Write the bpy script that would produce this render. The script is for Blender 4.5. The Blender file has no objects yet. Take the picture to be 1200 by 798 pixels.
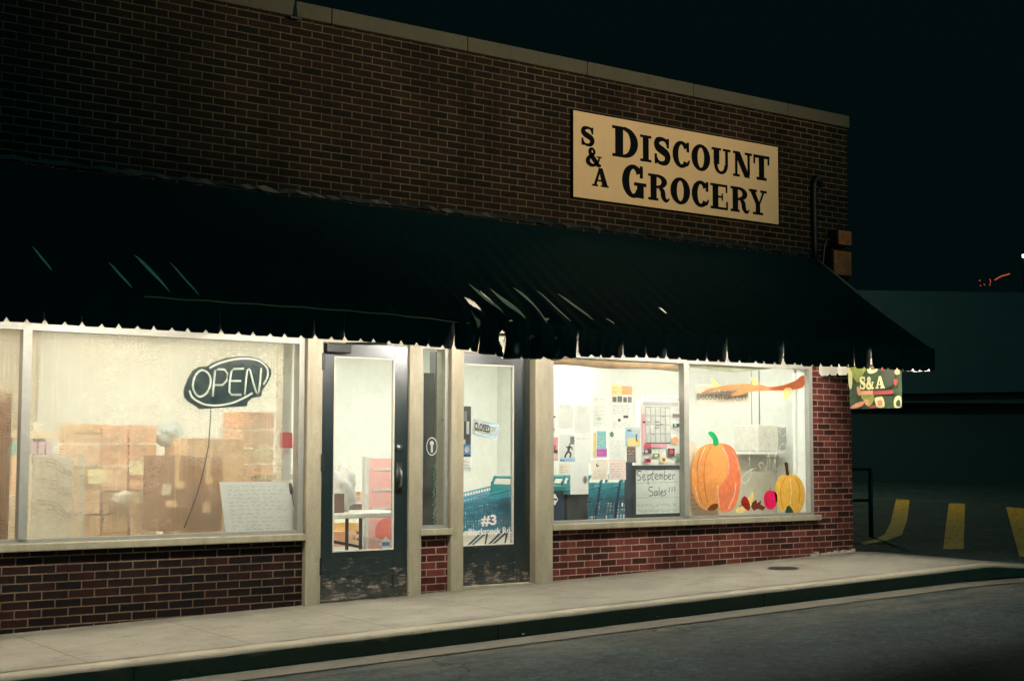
import bpy, bmesh, math, random
from mathutils import Vector, Matrix
R = random.Random(7)
sc = bpy.context.scene
COL = sc.collection
# ------------------------------------------------------------------ camera frame (solved from the facade)
H = 1.5                    # camera height above the datum
D = 11.4                   # distance of the camera from the shop front (plane y = 0)
F = 1720.0                 # focal length in 1200-px units
FW = Vector((0.59884772, 0.7973746, 0.07466697))
RT = Vector((0.79951645, -0.60064096, 0.00197186))
UP = Vector((-0.04642035, -0.05851663, 0.99720658))
def ray(x, y): return FW*F + RT*(x-600) - UP*(y-399)
def P(x, y, Y=0.0):        # point of the vertical plane at depth Y
    d = ray(x, y); t = (Y+D)/d.y
    return Vector((t*d.x, Y, t*d.z+H))
def G(x, y, z):            # point of a level plane
    d = ray(x, y); t = (z-H)/d.z
    return Vector((t*d.x, t*d.y-D, z))

# ------------------------------------------------------------------ node helpers
def srgb(r, g, b):
    f = lambda c: (c/255/12.92 if c/255 <= .04045 else ((c/255+.055)/1.055)**2.4)
    return (f(r), f(g), f(b), 1)
class NT:
    def __init__(s, name):
        s.m = bpy.data.materials.new(name); s.m.use_nodes = True
        s.t = s.m.node_tree; s.t.nodes.clear()
        s.out = s.n('ShaderNodeOutputMaterial')
    def n(s, typ, **kw):
        o = s.t.nodes.new(typ)
        for k, v in kw.items():
            if k.startswith('i_'):
                key = k[2:]; key = int(key) if key.isdigit() else key.replace('_', ' ')
                o.inputs[key].default_value = v
            else: setattr(o, k, v)
        return o
    def l(s, a, b): s.t.links.new(a, b)
    def pos(s): return s.n('ShaderNodeNewGeometry').outputs['Position']
    def noise(s, scale, detail=4, rough=.6, vec=None, dist=0):
        o = s.n('ShaderNodeTexNoise', i_Scale=scale, i_Detail=detail, i_Roughness=rough, i_Distortion=dist)
        s.l(vec if vec is not None else s.pos(), o.inputs['Vector']); return o.outputs['Fac']
    def ramp(s, fac, stops):
        o = s.n('ShaderNodeValToRGB'); e = o.color_ramp.elements
        while len(e) < len(stops): e.new(.5)
        for k, (p, c) in zip(e, stops): k.position = p; k.color = c if len(c) == 4 else (*c, 1)
        s.l(fac, o.inputs[0]); return o.outputs[0]
    def mix(s, fac, a, b, typ='MIX'):
        o = s.n('ShaderNodeMix', data_type='RGBA', blend_type=typ)
        for v, i in ((fac, 0), (a, 6), (b, 7)):
            if hasattr(v, 'links'): s.l(v, o.inputs[i])
            else: o.inputs[i].default_value = v
        return o.outputs[2]
    def math(s, op, a, b=0.0, c=0.0):
        o = s.n('ShaderNodeMath', operation=op)
        for i, v in enumerate((a, b, c)):
            if hasattr(v, 'links'): s.l(v, o.inputs[i])
            else: o.inputs[i].default_value = v
        return o.outputs[0]
    def bump(s, h, strength=.3, dist=.01):
        o = s.n('ShaderNodeBump', i_Strength=strength, i_Distance=dist); s.l(h, o.inputs['Height']); return o.outputs[0]
    def bsdf(s, color, rough=.6, metal=0, normal=None, spec=.5):
        o = s.n('ShaderNodeBsdfPrincipled'); o.inputs['Metallic'].default_value = metal
        o.inputs['Specular IOR Level'].default_value = spec
        for v, i in ((color, 'Base Color'), (rough, 'Roughness')):
            if hasattr(v, 'links'): s.l(v, o.inputs[i])
            else: o.inputs[i].default_value = v
        if normal is not None: s.l(normal, o.inputs['Normal'])
        return o.outputs[0]
    def done(s, sh): s.l(sh, s.out.inputs[0]); return s.m
def sep(t, v):
    o = t.n('ShaderNodeSeparateXYZ'); t.l(v, o.inputs[0]); return o.outputs
def comb(t, x, y, z=0.0):
    o = t.n('ShaderNodeCombineXYZ')
    for i, v in enumerate((x, y, z)):
        if hasattr(v, 'links'): t.l(v, o.inputs[i])
        else: o.inputs[i].default_value = v
    return o.outputs[0]

M = {}
def plain(name, c, rough=.6, metal=0, var=.12, scale=14, bump=0, spec=.5, trans=0):
    """a procedural material: base colour broken up by noise"""
    t = NT(name); c = c if len(c) == 4 else (*c, 1)
    f = t.noise(scale, 5, .65)
    dk = tuple(v*(1-var) for v in c[:3])+(1,); lt = tuple(min(1, v*(1+var)) for v in c[:3])+(1,)
    col = t.ramp(f, [(.3, dk), (.7, lt)])
    rg = t.math('MULTIPLY_ADD', t.noise(scale*2.3, 3), .25, max(.03, rough-.12))
    nm = t.bump(t.noise(scale*6, 4), bump, .004) if bump else None
    sh = t.bsdf(col, rg, metal, nm, spec)
    if trans:
        tr = t.n('ShaderNodeBsdfTranslucent'); t.l(col, tr.inputs[0])
        mx = t.n('ShaderNodeMixShader', i_0=trans); t.l(sh, mx.inputs[1]); t.l(tr.outputs[0], mx.inputs[2]); sh = mx.outputs[0]
    M[name] = t.done(sh); return M[name]
def S(name, rgb, **k): return plain(name, srgb(*rgb), **k)

def brick(name, c1, c2, c3, mortar, bw=.2105, rh=.0672, ms=.0052, dirt=.5):
    t = NT(name); p = sep(t, t.pos())
    u = t.math('ADD', p[0], p[1])
    wob = t.math('MULTIPLY_ADD', t.noise(9, 2), .006, -.003)
    v = comb(t, t.math('ADD', u, wob), t.math('ADD', p[2], wob))
    b = t.n('ShaderNodeTexBrick', offset=.5, i_Scale=1.0, i_Mortar_Size=ms, i_Mortar_Smooth=.15, i_Bias=0.0, i_Brick_Width=bw, i_Row_Height=rh)
    b.inputs['Color1'].default_value = (0, 0, 0, 1); b.inputs['Color2'].default_value = (1, 1, 1, 1); b.inputs['Mortar'].default_value = (.5, .5, .5, 1)
    t.l(v, b.inputs['Vector'])
    bc = t.ramp(b.outputs['Color'], [(0, c1), (.45, c2), (1, c3)])
    grit = t.ramp(t.noise(160, 6, .75), [(.3, (.6, .6, .6)), (.75, (1.25, 1.2, 1.15))])
    bc = t.mix(1.0, bc, grit, 'MULTIPLY')
    mc = t.ramp(t.noise(30, 5, .7), [(.3, tuple(x*.6 for x in mortar)), (.7, mortar)])
    col = t.mix(b.outputs['Fac'], bc, mc)
    big = t.ramp(t.noise(1.3, 5, .6), [(.35, (1-dirt,)*3), (.65, (1.1, 1.1, 1.1))])
    col = t.mix(1.0, col, big, 'MULTIPLY')
    sv = comb(t, t.math('MULTIPLY', u, 3.0), 0.0, t.math('MULTIPLY', p[2], .35)); stn = t.ramp(t.noise(1.6, 6, .75, vec=sv), [(.34, (.62,)*3), (.5, (1.0,)*3), (.72, (1.12,)*3)])
    col = t.mix(1.0, col, stn, 'MULTIPLY')
    h = t.math('SUBTRACT', t.math('MULTIPLY', t.noise(120, 4), .35), b.outputs['Fac'])
    M[name] = t.done(t.bsdf(col, t.math('MULTIPLY_ADD', b.outputs['Fac'], .2, .7), 0, t.bump(h, .7, .006), .12))
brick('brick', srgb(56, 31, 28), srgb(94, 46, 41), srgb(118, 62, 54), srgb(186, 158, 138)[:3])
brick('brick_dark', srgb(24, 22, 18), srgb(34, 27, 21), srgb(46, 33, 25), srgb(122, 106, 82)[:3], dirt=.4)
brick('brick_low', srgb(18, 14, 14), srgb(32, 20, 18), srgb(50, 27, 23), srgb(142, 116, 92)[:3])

def concrete(name, c, joints=False, speck=.25):
    t = NT(name); p = sep(t, t.pos())
    a = t.ramp(t.noise(2.2, 6, .65), [(.25, tuple(x*.82 for x in c[:3])), (.75, tuple(min(1, x*1.08) for x in c[:3]))])
    g = t.ramp(t.noise(170, 5, .8), [(.3, (1-speck,)*3), (.7, (1.1, 1.1, 1.1))])
    col = t.mix(1.0, a, g, 'MULTIPLY')
    st = t.ramp(t.noise(6, 3, .5), [(.6, (1, 1, 1)), (.78, (.74, .72, .68))])
    col = t.mix(1.0, col, st, 'MULTIPLY')
    if joints:
        dw = t.n('ShaderNodeMapRange', i_1=-.28, i_2=.0); t.l(p[1], dw.inputs[0])
        dn = t.math('MULTIPLY', dw.outputs[0], t.ramp(t.noise(5, 6, .75), [(.35, (.15,)*3), (.65, (1, 1, 1))]))
        col = t.mix(t.math('MULTIPLY', dn, .5), col, srgb(70, 62, 48))
        wv = comb(t, t.math('MULTIPLY', p[0], .5), p[1]); ms = t.ramp(t.noise(2.6, 9, .82, vec=wv, dist=.6), [(.36, (.78, .77, .74)), (.6, (1.04, 1.04, 1.03))])
        col = t.mix(1.0, col, ms, 'MULTIPLY')
    sp = t.ramp(t.noise(20, 3, .5), [(.66, (1, 1, 1)), (.72, (.66, .63, .58))])
    col = t.mix(1.0, col, sp, 'MULTIPLY')
    h = t.noise(240, 4)
    if joints:
        x = t.math('ADD', p[0], t.math('MULTIPLY_ADD', t.noise(5, 3), .012, .0))
        fr = t.math('ABSOLUTE', t.math('SUBTRACT', t.math('FRACT', t.math('MULTIPLY', t.math('SUBTRACT', x, 7.42), 1/1.22)), .5))
        j = t.math('GREATER_THAN', fr, .4962)
        ck = t.n('ShaderNodeTexVoronoi', feature='DISTANCE_TO_EDGE', i_Scale=.8); t.l(t.pos(), ck.inputs[0])
        col = t.mix(t.math('MULTIPLY', j, .72), col, srgb(74, 62, 48))
        h = t.math('SUBTRACT', t.math('MULTIPLY', h, .2), j)
    M[name] = t.done(t.bsdf(col, .85, 0, t.bump(h, .35, .004), .3))
concrete('sidewalk_concrete', srgb(149, 142, 127), True, .4)
concrete('kerb_concrete', srgb(168, 156, 134))
concrete('coping_concrete', srgb(98, 95, 80), speck=.5)
concrete('mortar_white', srgb(200, 190, 168), speck=.4)
concrete('gutter_concrete', srgb(112, 106, 92), speck=.55)
def asphalt(name, lo, hi, wear_lit):
    t = NT(name)
    p = sep(t, t.pos())
    agg = t.ramp(t.math('ADD', t.math('MULTIPLY', t.noise(13, 7, .92), .62), t.math('MULTIPLY', t.noise(55, 3, .9), .38)), [(.43, lo), (.5, hi), (.57, tuple(x*3.0 for x in hi))])
    patch = t.ramp(t.noise(1.3, 9, .8), [(.34, (.55,)*3), (.66, (1.5, 1.5, 1.45))])
    pt2 = t.ramp(t.noise(8, 6, .8), [(.36, (.6,)*3), (.62, (1.35,)*3)]); patch = t.mix(1.0, patch, pt2, 'MULTIPLY')
    col = t.mix(1.0, agg, patch, 'MULTIPLY')
    ed = t.math('MULTIPLY', wear_lit, t.math('MULTIPLY', t.ramp(t.noise(3, 5, .75, vec=comb(t, t.math('MULTIPLY', p[0], .35), p[1])), [(.35, (0, 0, 0)), (.65, (1, 1, 1))]),
                t.ramp(t.math('ADD', p[1], 4.6), [(.0, (0, 0, 0)), (.9, (0, 0, 0)), (1, (0, 0, 0))]) if False else 1.0))
    sc_ = t.n('ShaderNodeMapRange', i_1=-3.6, i_2=-2.2); t.l(p[1], sc_.inputs[0])
    ed = t.math('MULTIPLY', ed, sc_.outputs[0])
    col = t.mix(ed, col, srgb(126, 118, 100))  # pale patchy band by the gutter: light spill put into the colour
    crk = t.n('ShaderNodeTexVoronoi', feature='DISTANCE_TO_EDGE', i_Scale=.55)
    dv = t.n('ShaderNodeVectorMath', operation='ADD'); nz = t.n('ShaderNodeTexNoise', i_Scale=2.0, i_Detail=6.0); t.l(t.pos(), nz.inputs[0]); t.l(t.pos(), dv.inputs[0]); t.l(nz.outputs['Color'], dv.inputs[1]); t.l(dv.outputs[0], crk.inputs[0])
    cm = t.math('LESS_THAN', crk.outputs[0], .006)
    col = t.mix(t.math('MULTIPLY', cm, .8), col, (.006, .006, .006, 1))
    M[name] = t.done(t.bsdf(col, .88, 0, t.bump(t.noise(110, 4, .8), 1.0, .012), .35))
asphalt('asphalt', (.004, .0105, .0112), (.0105, .0235, .0238), .5)
asphalt('lot_asphalt', (.006, .016, .015), (.016, .034, .031), 0.0)

S('cream_paint', (196, 186, 160), rough=.5, var=.08, bump=.08)
S('white_frame', (205, 200, 184), rough=.4, var=.06)
S('reflection_grey', (66, 76, 72), rough=.4, var=.2, scale=3)
S('trim_cream', (150, 145, 126), rough=.6, var=.1, scale=5)
S('interior_white', (222, 224, 214), rough=.8, var=.03)
S('interior_cream', (214, 200, 172), rough=.8, var=.04)
S('ceiling_tile', (205, 198, 180), rough=.9, var=.05)
S('shop_floor', (150, 140, 122), rough=.4)
plain('frame_metal', (.36, .35, .30), rough=.6, metal=.5, var=.08)
S('sign_board', (226, 194, 148), rough=.5, var=.06, scale=3)
S('letter_black', (6, 11, 12), rough=.7, spec=.1)
S('vinyl_white', (212, 208, 196), rough=.5, trans=.25)
S('glint_vinyl', (236, 218, 196), rough=.4, var=.3, scale=30)
S('copper_metal', (186, 104, 50), rough=.5, metal=.0, var=.35)
S('dark_metal', (16, 20, 20), rough=.5, var=.2)
S('steel', (150, 150, 145), rough=.3, metal=.9)
S('galvanised', (120, 122, 114), rough=.45, metal=.6)
S('cardboard', (220, 184, 138), rough=.85, var=.1)
S('cardboard_dark', (136, 90, 46), rough=.85, var=.12)
S('tape_tan', (206, 170, 120), rough=.4, var=.06)
S('peach_card', (244, 204, 170), rough=.8, var=.08)
S('peach_light', (244, 206, 170), rough=.8, var=.08)
S('orange_card', (240, 182, 142), rough=.8, var=.1)
S('pale_yellow', (246, 240, 196), rough=.8, var=.04)
S('pale_blue', (186, 208, 214), rough=.5, var=.15, scale=40, trans=.2)
S('lilac', (186, 160, 190), rough=.6, var=.3, scale=40)
S('paper_white', (236, 234, 226), rough=.8, var=.02, trans=.3)
S('paper_grey', (222, 222, 212), rough=.8, var=.03, trans=.3)
S('paper_cream', (238, 226, 204), rough=.8, var=.03, trans=.3)
S('paper_pink', (240, 214, 204), rough=.8, var=.04, trans=.3)
S('pink_board', (238, 178, 168), rough=.6, var=.05)
S('pink_deep', (226, 120, 106), rough=.6, var=.1)
S('red_card', (214, 58, 60), rough=.6, var=.1)
S('ink_black', (26, 28, 30), rough=.6)
S('ink_grey', (110, 110, 108), rough=.7)
S('ink_light', (178, 178, 172), rough=.7)
S('ink_red', (190, 66, 78), rough=.6)
S('ink_pink', (226, 156, 166), rough=.6)
S('ink_purple', (184, 84, 170), rough=.6)
S('ink_teal', (130, 190, 190), rough=.6)
S('ink_blue', (70, 120, 170), rough=.6)
S('ink_skyblue', (160, 196, 220), rough=.6)
S('ink_green', (80, 120, 84), rough=.6)
S('ink_orange', (236, 150, 90), rough=.6)
S('ink_yellow', (232, 206, 130), rough=.6)
S('ink_brown', (110, 84, 66), rough=.6, var=.3, scale=60)
S('cart_blue', (34, 156, 184), rough=.35, var=.2, scale=5)
S('cart_frame', (16, 84, 118), rough=.4, var=.15)
S('cart_teal', (20, 150, 150), rough=.35, var=.15)
S('crate_black', (8, 18, 22), rough=.5)
S('navy_panel', (18, 44, 70), rough=.4)
S('rubber', (18, 18, 18), rough=.8)
S('table_white', (222, 218, 204), rough=.4)
S('whiteboard', (236, 240, 232), rough=.4, var=.03, trans=.45)
S('neon_back', (4, 34, 36), rough=.12, var=.3, scale=2)
S('neon_tube_off', (206, 214, 196), rough=.2, var=.04)
S('clear_green', (10, 90, 74), rough=.1)
S('flag_green', (46, 64, 40), rough=.7, var=.3, scale=9, trans=.2)
S('flag_cream', (186, 182, 132), rough=.7, trans=.2)
S('flag_red', (140, 56, 52), rough=.7, trans=.2)
S('flag_salmon', (178, 124, 92), rough=.7, trans=.2, var=.2)
S('flag_lime', (118, 126, 58), rough=.7, trans=.2, var=.2)
S('flag_dark', (34, 40, 24), rough=.7)
for n_, c_ in dict(paint_orange=(240, 164, 92), paint_salmon=(242, 150, 104), paint_rib=(206, 120, 44), paint_brown=(122, 70, 26), paint_white=(250, 238, 214), paint_green=(24, 166, 96),
                   paint_yellow=(232, 178, 76), paint_darkgreen=(36, 74, 58), paint_stem=(74, 44, 20), paint_magenta=(222, 22, 84), paint_leaf_red=(160, 34, 30), paint_leaf_brown=(106, 44, 24),
                   paint_leaf_yellow=(236, 208, 132), paint_branch=(204, 136, 84), paint_branch_dark=(170, 96, 54), paint_leaf_pale=(244, 196, 128), paint_chalk=(232, 234, 226)).items():
    S(n_, c_, rough=.6, var=.13, scale=22, trans=.45)
S('brown_blind', (164, 132, 92), rough=.8, var=.25, scale=8)
S('green_cloth', (148, 152, 120), rough=.8, var=.2, scale=8, trans=.2)
S('ac_grey', (206, 204, 190), rough=.5)
S('counter_grey', (196, 192, 172), rough=.5, var=.06)
S('teal_fascia', (32, 60, 62), rough=.7, var=.12, scale=1.2)
S('dark_wall', (30, 54, 54), rough=.8)
S('leaf_litter', (150, 84, 52), rough=.8, var=.4, scale=60)
S('litter_white', (206, 200, 186), rough=.8)
S('rail_paint', (14, 20, 20), rough=.5)
def yellow_paint():
    t = NT('yellow_paint')
    c = t.ramp(t.noise(14, 6, .7), [(.36, srgb(60, 52, 30)), (.5, srgb(232, 178, 50))])
    c = t.mix(1.0, c, t.ramp(t.noise(120, 4, .8), [(.3, (.6,)*3), (.7, (1.1,)*3)]), 'MULTIPLY')
    M['yellow_paint'] = t.done(t.bsdf(c, .8))
yellow_paint()
def door_paint():
    t = NT('door_paint'); p = sep(t, t.pos())
    zlow = t.n('ShaderNodeMapRange', i_1=.95, i_2=.3); t.l(p[2], zlow.inputs[0])
    v = comb(t, t.math('MULTIPLY', p[0], .22), p[1], p[2])
    v = comb(t, t.math('MULTIPLY', p[0], .16), p[1], p[2]); n1 = t.noise(62, 6, .8, vec=v)
    n2 = t.noise(9, 3, .6)
    wear_lit = t.math('ADD', t.math('MULTIPLY', n1, .62), t.math('MULTIPLY', n2, .3))
    wear_lit = t.math('ADD', wear_lit, t.math('MULTIPLY_ADD', zlow.outputs[0], .17, -.13))
    m1 = t.ramp(wear_lit, [(.525, (0, 0, 0)), (.545, (1, 1, 1))])
    wood = t.ramp(t.noise(26, 5, .7, vec=v), [(.3, srgb(64, 50, 38)), (.5, srgb(128, 104, 84)), (.75, srgb(180, 168, 146))])
    col = t.mix(m1, t.ramp(t.noise(7, 4), [(.3, srgb(10, 20, 22)), (.7, srgb(17, 29, 30))]), wood)
    rg = t.math('MULTIPLY_ADD', m1, .45, .3)
    rg = t.math('MULTIPLY_ADD', m1, .4, .32)
    sh = t.bsdf(col, rg, 0, t.bump(t.math('SUBTRACT', n1, m1), .3, .003), 1.0); sh.node.inputs['IOR'].default_value = 1.62
    M['door_paint'] = t.done(sh)
door_paint()
def jamb_paint():
    t = NT('jamb_paint'); p = sep(t, t.pos())
    zl = t.n('ShaderNodeMapRange', i_1=1.5, i_2=.2); t.l(p[2], zl.inputs[0])
    v = comb(t, t.math('MULTIPLY', p[0], 2.2), p[1], t.math('MULTIPLY', p[2], .45))
    n1 = t.noise(11, 7, .78, vec=v)
    m = t.ramp(t.math('ADD', n1, t.math('MULTIPLY', zl.outputs[0], .1)), [(.695, (0, 0, 0)), (.72, (1, 1, 1))])
    base = t.ramp(t.noise(4, 5, .7, vec=v), [(.25, srgb(142, 132, 108)), (.75, srgb(178, 168, 142))])
    base = t.mix(1.0, base, t.ramp(t.noise(60, 4, .7), [(.3, (.88,)*3), (.7, (1.05,)*3)]), 'MULTIPLY')
    col = t.mix(m, base, t.ramp(t.noise(40, 4), [(.4, srgb(92, 70, 50)), (.6, srgb(214, 204, 184))]))
    M['jamb_paint'] = t.done(t.bsdf(col, .5, 0, t.bump(n1, .15, .004)))
jamb_paint()
def glass(name, tint, fres=1.0, dirt=0.03, dirtc=(.6, .55, .45, 1)):
    t = NT(name)
    tr = t.n('ShaderNodeBsdfTransparent'); tr.inputs[0].default_value = tint
    gl = t.n('ShaderNodeBsdfGlossy', i_Roughness=.02); gl.inputs[0].default_value = (.9, 1, .95, 1)
    fr = t.n('ShaderNodeLayerWeight', i_Blend=.5); fz_ = t.math('MULTIPLY_ADD', t.math('POWER', fr.outputs['Facing'], 5.0), .9, .04)
    m1 = t.n('ShaderNodeMixShader'); t.l(t.math('MULTIPLY', fz_, fres), m1.inputs[0]); t.l(tr.outputs[0], m1.inputs[1]); t.l(gl.outputs[0], m1.inputs[2])
    df = t.n('ShaderNodeBsdfDiffuse'); df.inputs[0].default_value = dirtc
    dm = t.ramp(t.noise(5, 7, .75), [(.35, (dirt*.3,)*3), (.75, (dirt*2,)*3)])
    m2 = t.n('ShaderNodeMixShader'); t.l(dm, m2.inputs[0]); t.l(m1.outputs[0], m2.inputs[1]); t.l(df.outputs[0], m2.inputs[2])
    M[name] = t.done(m2.outputs[0])
glass('window_glass', (.97, .985, .97, 1), 1.0, .055, (.8, .8, .72, 1))
glass('dirty_glass', (.68, .74, .70, 1), 1.3, .10, (.45, .45, .38, 1))
def film():
    t = NT('shade_film'); p = sep(t, t.pos())
    v = comb(t, p[0], 0.0, t.math('MULTIPLY', p[2], .02))
    n1 = t.noise(55, 4, .8, vec=v)
    ln = t.ramp(n1, [(.40, (0, 0, 0)), (.43, (1, 1, 1))])          # thin vertical threads
    hz = t.noise(220, 2, .5, vec=comb(t, t.math('MULTIPLY', p[0], .08), 0.0, p[2]))
    bl = t.noise(1.6, 4, .6)
    tr = t.n('ShaderNodeBsdfTransparent'); tr.inputs[0].default_value = (1.0, .965, .89, 1)
    c = t.ramp(bl, [(.3, srgb(234, 218, 188)), (.7, srgb(244, 236, 214))])
    df = t.n('ShaderNodeBsdfDiffuse'); t.l(c, df.inputs[0])
    tl = t.n('ShaderNodeBsdfTranslucent'); t.l(c, tl.inputs[0])
    a = t.n('ShaderNodeMixShader', i_0=.72); t.l(df.outputs[0], a.inputs[1]); t.l(tl.outputs[0], a.inputs[2])
    fac = t.math('ADD', t.math('MULTIPLY_ADD', hz, .05, .28), t.math('MULTIPLY', t.math('SUBTRACT', 1.0, ln), .10))
    b = t.n('ShaderNodeMixShader'); t.l(fac, b.inputs[0]); t.l(tr.outputs[0], b.inputs[1]); t.l(a.outputs[0], b.inputs[2])
    M['shade_film'] = t.done(b.outputs[0])
film()
def vinyl():
    t = NT('awning_vinyl')
    g = t.n('ShaderNodeNewGeometry')
    blk = t.bsdf(t.ramp(t.noise(3, 6, .7), [(.3, (.001, .0135, .016)), (.75, (.0024, .021, .024))]), t.math('MULTIPLY_ADD', t.noise(12, 4), .25, .48), 0, t.bump(t.noise(26, 4), .12, .01), .15)
    wht = t.bsdf(t.ramp(t.noise(4, 5), [(.3, srgb(178, 174, 160)), (.7, srgb(208, 204, 190))]), .6)
    m = t.n('ShaderNodeMixShader'); t.l(g.outputs['Backfacing'], m.inputs[0]); t.l(blk, m.inputs[1]); t.l(wht, m.inputs[2])
    M['awning_vinyl'] = t.done(m.outputs[0])
vinyl()
def emit(name, c, s):
    t = NT(name); e = t.n('ShaderNodeEmission', i_Strength=s); e.inputs[0].default_value = (*c, 1)
    n = t.ramp(t.noise(8, 2), [(.2, (.92*c[0], .92*c[1], .92*c[2])), (.8, c)]); t.l(n, e.inputs[0])
    M[name] = t.done(e.outputs[0])
emit('ceiling_diffuser', (.97, 1.0, .95), 31.0)
emit('warm_diffuser', (1.0, .95, .85), 31.0)
emit('tube_lamp', (1.0, .95, .86), 330.0)
emit('red_neon', (1.0, .14, .08), .55)
emit('white_lamp', (1.0, .95, .85), 6.0)
emit('dim_lamp', (1.0, .6, .35), .35)

# ------------------------------------------------------------------ mesh builder
class MB:
    def __init__(s): s.v = []; s.f = []; s.mi = []; s.mats = []; s.cur = 0; s.eps = 0
    def mat(s, name):
        if name not in s.mats: s.mats.append(name)
        s.cur = s.mats.index(name); return s
    def face(s, pts):
        b = len(s.v); s.v += [Vector(p) for p in pts]; s.f.append(tuple(range(b, b+len(pts)))); s.mi.append(s.cur)
    def mesh(s, vs, fs):
        b = len(s.v); s.v += [Vector(p) for p in vs]
        for f in fs: s.f.append(tuple(i+b for i in f)); s.mi.append(s.cur)
    def box(s, x0, x1, y0, y1, z0, z1, bev=0.0):
        if bev <= 0:
            vs = [(x, y, z) for z in (z0, z1) for y in (y0, y1) for x in (x0, x1)]
            s.mesh(vs, [(0, 2, 3, 1), (4, 5, 7, 6), (0, 1, 5, 4), (2, 6, 7, 3), (0, 4, 6, 2), (1, 3, 7, 5)])
        else:
            bm = bmesh.new(); bmesh.ops.create_cube(bm, size=1.0)
            for v in bm.verts: v.co = Vector(((x0+x1)/2+v.co.x*(x1-x0), (y0+y1)/2+v.co.y*(y1-y0), (z0+z1)/2+v.co.z*(z1-z0)))
            bmesh.ops.bevel(bm, geom=bm.edges[:], offset=bev, segments=2, affect='EDGES', profile=.5)
            bm.verts.index_update(); s.mesh([v.co.copy() for v in bm.verts], [tuple(v.index for v in f.verts) for f in bm.faces]); bm.free()
    def tube(s, pts, r, n=6, caps=True):
        pts = [Vector(p) for p in pts]; rings = []
        for i, p in enumerate(pts):
            t = (pts[min(i+1, len(pts)-1)]-pts[max(i-1, 0)]).normalized()
            a = Vector((0, 0, 1)) if abs(t.z) < .9 else Vector((1, 0, 0))
            u = t.cross(a).normalized(); w = t.cross(u)
            rr = r[i] if isinstance(r, (list, tuple)) else r
            rings.append([p+u*math.cos(2*math.pi*k/n)*rr+w*math.sin(2*math.pi*k/n)*rr for k in range(n)])
        vs = [q for g in rings for q in g]; fs = []
        for i in range(len(rings)-1):
            for k in range(n): fs.append((i*n+k, i*n+(k+1) % n, (i+1)*n+(k+1) % n, (i+1)*n+k))
        if caps: fs += [tuple(range(n-1, -1, -1)), tuple(range((len(rings)-1)*n, len(rings)*n))]
        s.mesh(vs, fs)
    def prism(s, pts, y0, y1):        # outline (x, z), extruded along y
        n = len(pts); vs = [(x, y0, z) for x, z in pts]+[(x, y1, z) for x, z in pts]
        ar = sum(pts[i][0]*pts[(i+1) % n][1]-pts[(i+1) % n][0]*pts[i][1] for i in range(n))
        fs = [tuple(range(n)), tuple(range(2*n-1, n-1, -1))]+[((i+1) % n, i, n+i, n+(i+1) % n) for i in range(n)]
        if ar < 0: fs = [tuple(reversed(f)) for f in fs]
        s.mesh(vs, fs)
    def flat(s, pts, y):              # outline (x, z) as a sheet facing the street
        n = len(pts); ar = sum(pts[i][0]*pts[(i+1) % n][1]-pts[(i+1) % n][0]*pts[i][1] for i in range(n))
        if ar < 0: pts = pts[::-1]
        s.face([(x, y, z) for x, z in pts])
    def fpx(s, pts, Y):               # sheet from reference points seen on plane Y
        s.flat([(P(x, y, Y).x, P(x, y, Y).z) for x, y in pts], Y)
    def rib(s, pts, w, y):            # ribbon stroke along (x, z) points with width(s), facing the street
        n = len(pts)
        for i in range(n-1):
            pass
        L = []; Rr = []
        for i in range(n):
            a = pts[max(i-1, 0)]; b = pts[min(i+1, n-1)]; dx, dz = b[0]-a[0], b[1]-a[1]; l = math.hypot(dx, dz) or 1
            ww = (w[i] if isinstance(w, (list, tuple)) else w)/2
            L.append((pts[i][0]-dz/l*ww, pts[i][1]+dx/l*ww)); Rr.append((pts[i][0]+dz/l*ww, pts[i][1]-dx/l*ww))
        s.mesh([(x, y, z) for x, z in L]+[(x, y, z) for x, z in Rr], [(i, n+i, n+i+1, i+1) for i in range(n-1)])
    def build(s, name, parent=None, smooth=False):
        me = bpy.data.meshes.new(name)
        if parent is not None: org = wloc(parent)
        else:
            xs = [v.x for v in s.v]; ys = [v.y for v in s.v]; zs = [v.z for v in s.v]
            org = Vector(((min(xs)+max(xs))/2, (min(ys)+max(ys))/2, min(zs)))
        me.from_pydata([v-org for v in s.v], [], s.f)
        for m in s.mats: me.materials.append(M[m])
        for p, i in zip(me.polygons, s.mi): p.material_index = i; p.use_smooth = smooth
        me.update()
        o = bpy.data.objects.new(name, me); COL.objects.link(o)
        if parent is not None: o.parent = parent
        else: o.location = org
        return o
def wloc(o):
    v = o.location.copy()
    while o.parent: o = o.parent; v += o.location
    return v
def tag(o, label=None, cat=None, group=None, kind=None):
    if label: o['label'] = label
    if cat: o['category'] = cat
    if group: o['group'] = group
    if kind: o['kind'] = kind
    return o
def empty(name, loc, label, cat, group=None):
    o = bpy.data.objects.new(name, None); COL.objects.link(o); o.location = loc; o.empty_display_size = .1
    return tag(o, label, cat, group)
def catmull(pts, k=6, closed=False):
    out = []; n = len(pts)
    for i in range(n if closed else n-1):
        g = (lambda j: pts[j % n]) if closed else (lambda j: pts[min(max(j, 0), n-1)])
        p0, p1, p2, p3 = g(i-1), g(i), g(i+1), g(i+2)
        for q in range(k):
            t = q/k
            out.append(tuple(.5*(2*p1[d]+(p2[d]-p0[d])*t+(2*p0[d]-5*p1[d]+4*p2[d]-p3[d])*t*t+(3*p1[d]-p0[d]-3*p2[d]+p3[d])*t**3) for d in range(len(p1))))
    if not closed: out.append(tuple(pts[-1]))
    return out
def ell(cx, cz, rx, rz, n=28, a0=0, a1=360):
    full = abs(a1-a0) >= 360
    return [(cx+rx*math.cos(math.radians(a0+(a1-a0)*i/(n if full else n-1))), cz+rz*math.sin(math.radians(a0+(a1-a0)*i/(n if full else n-1)))) for i in range(n)]
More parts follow.
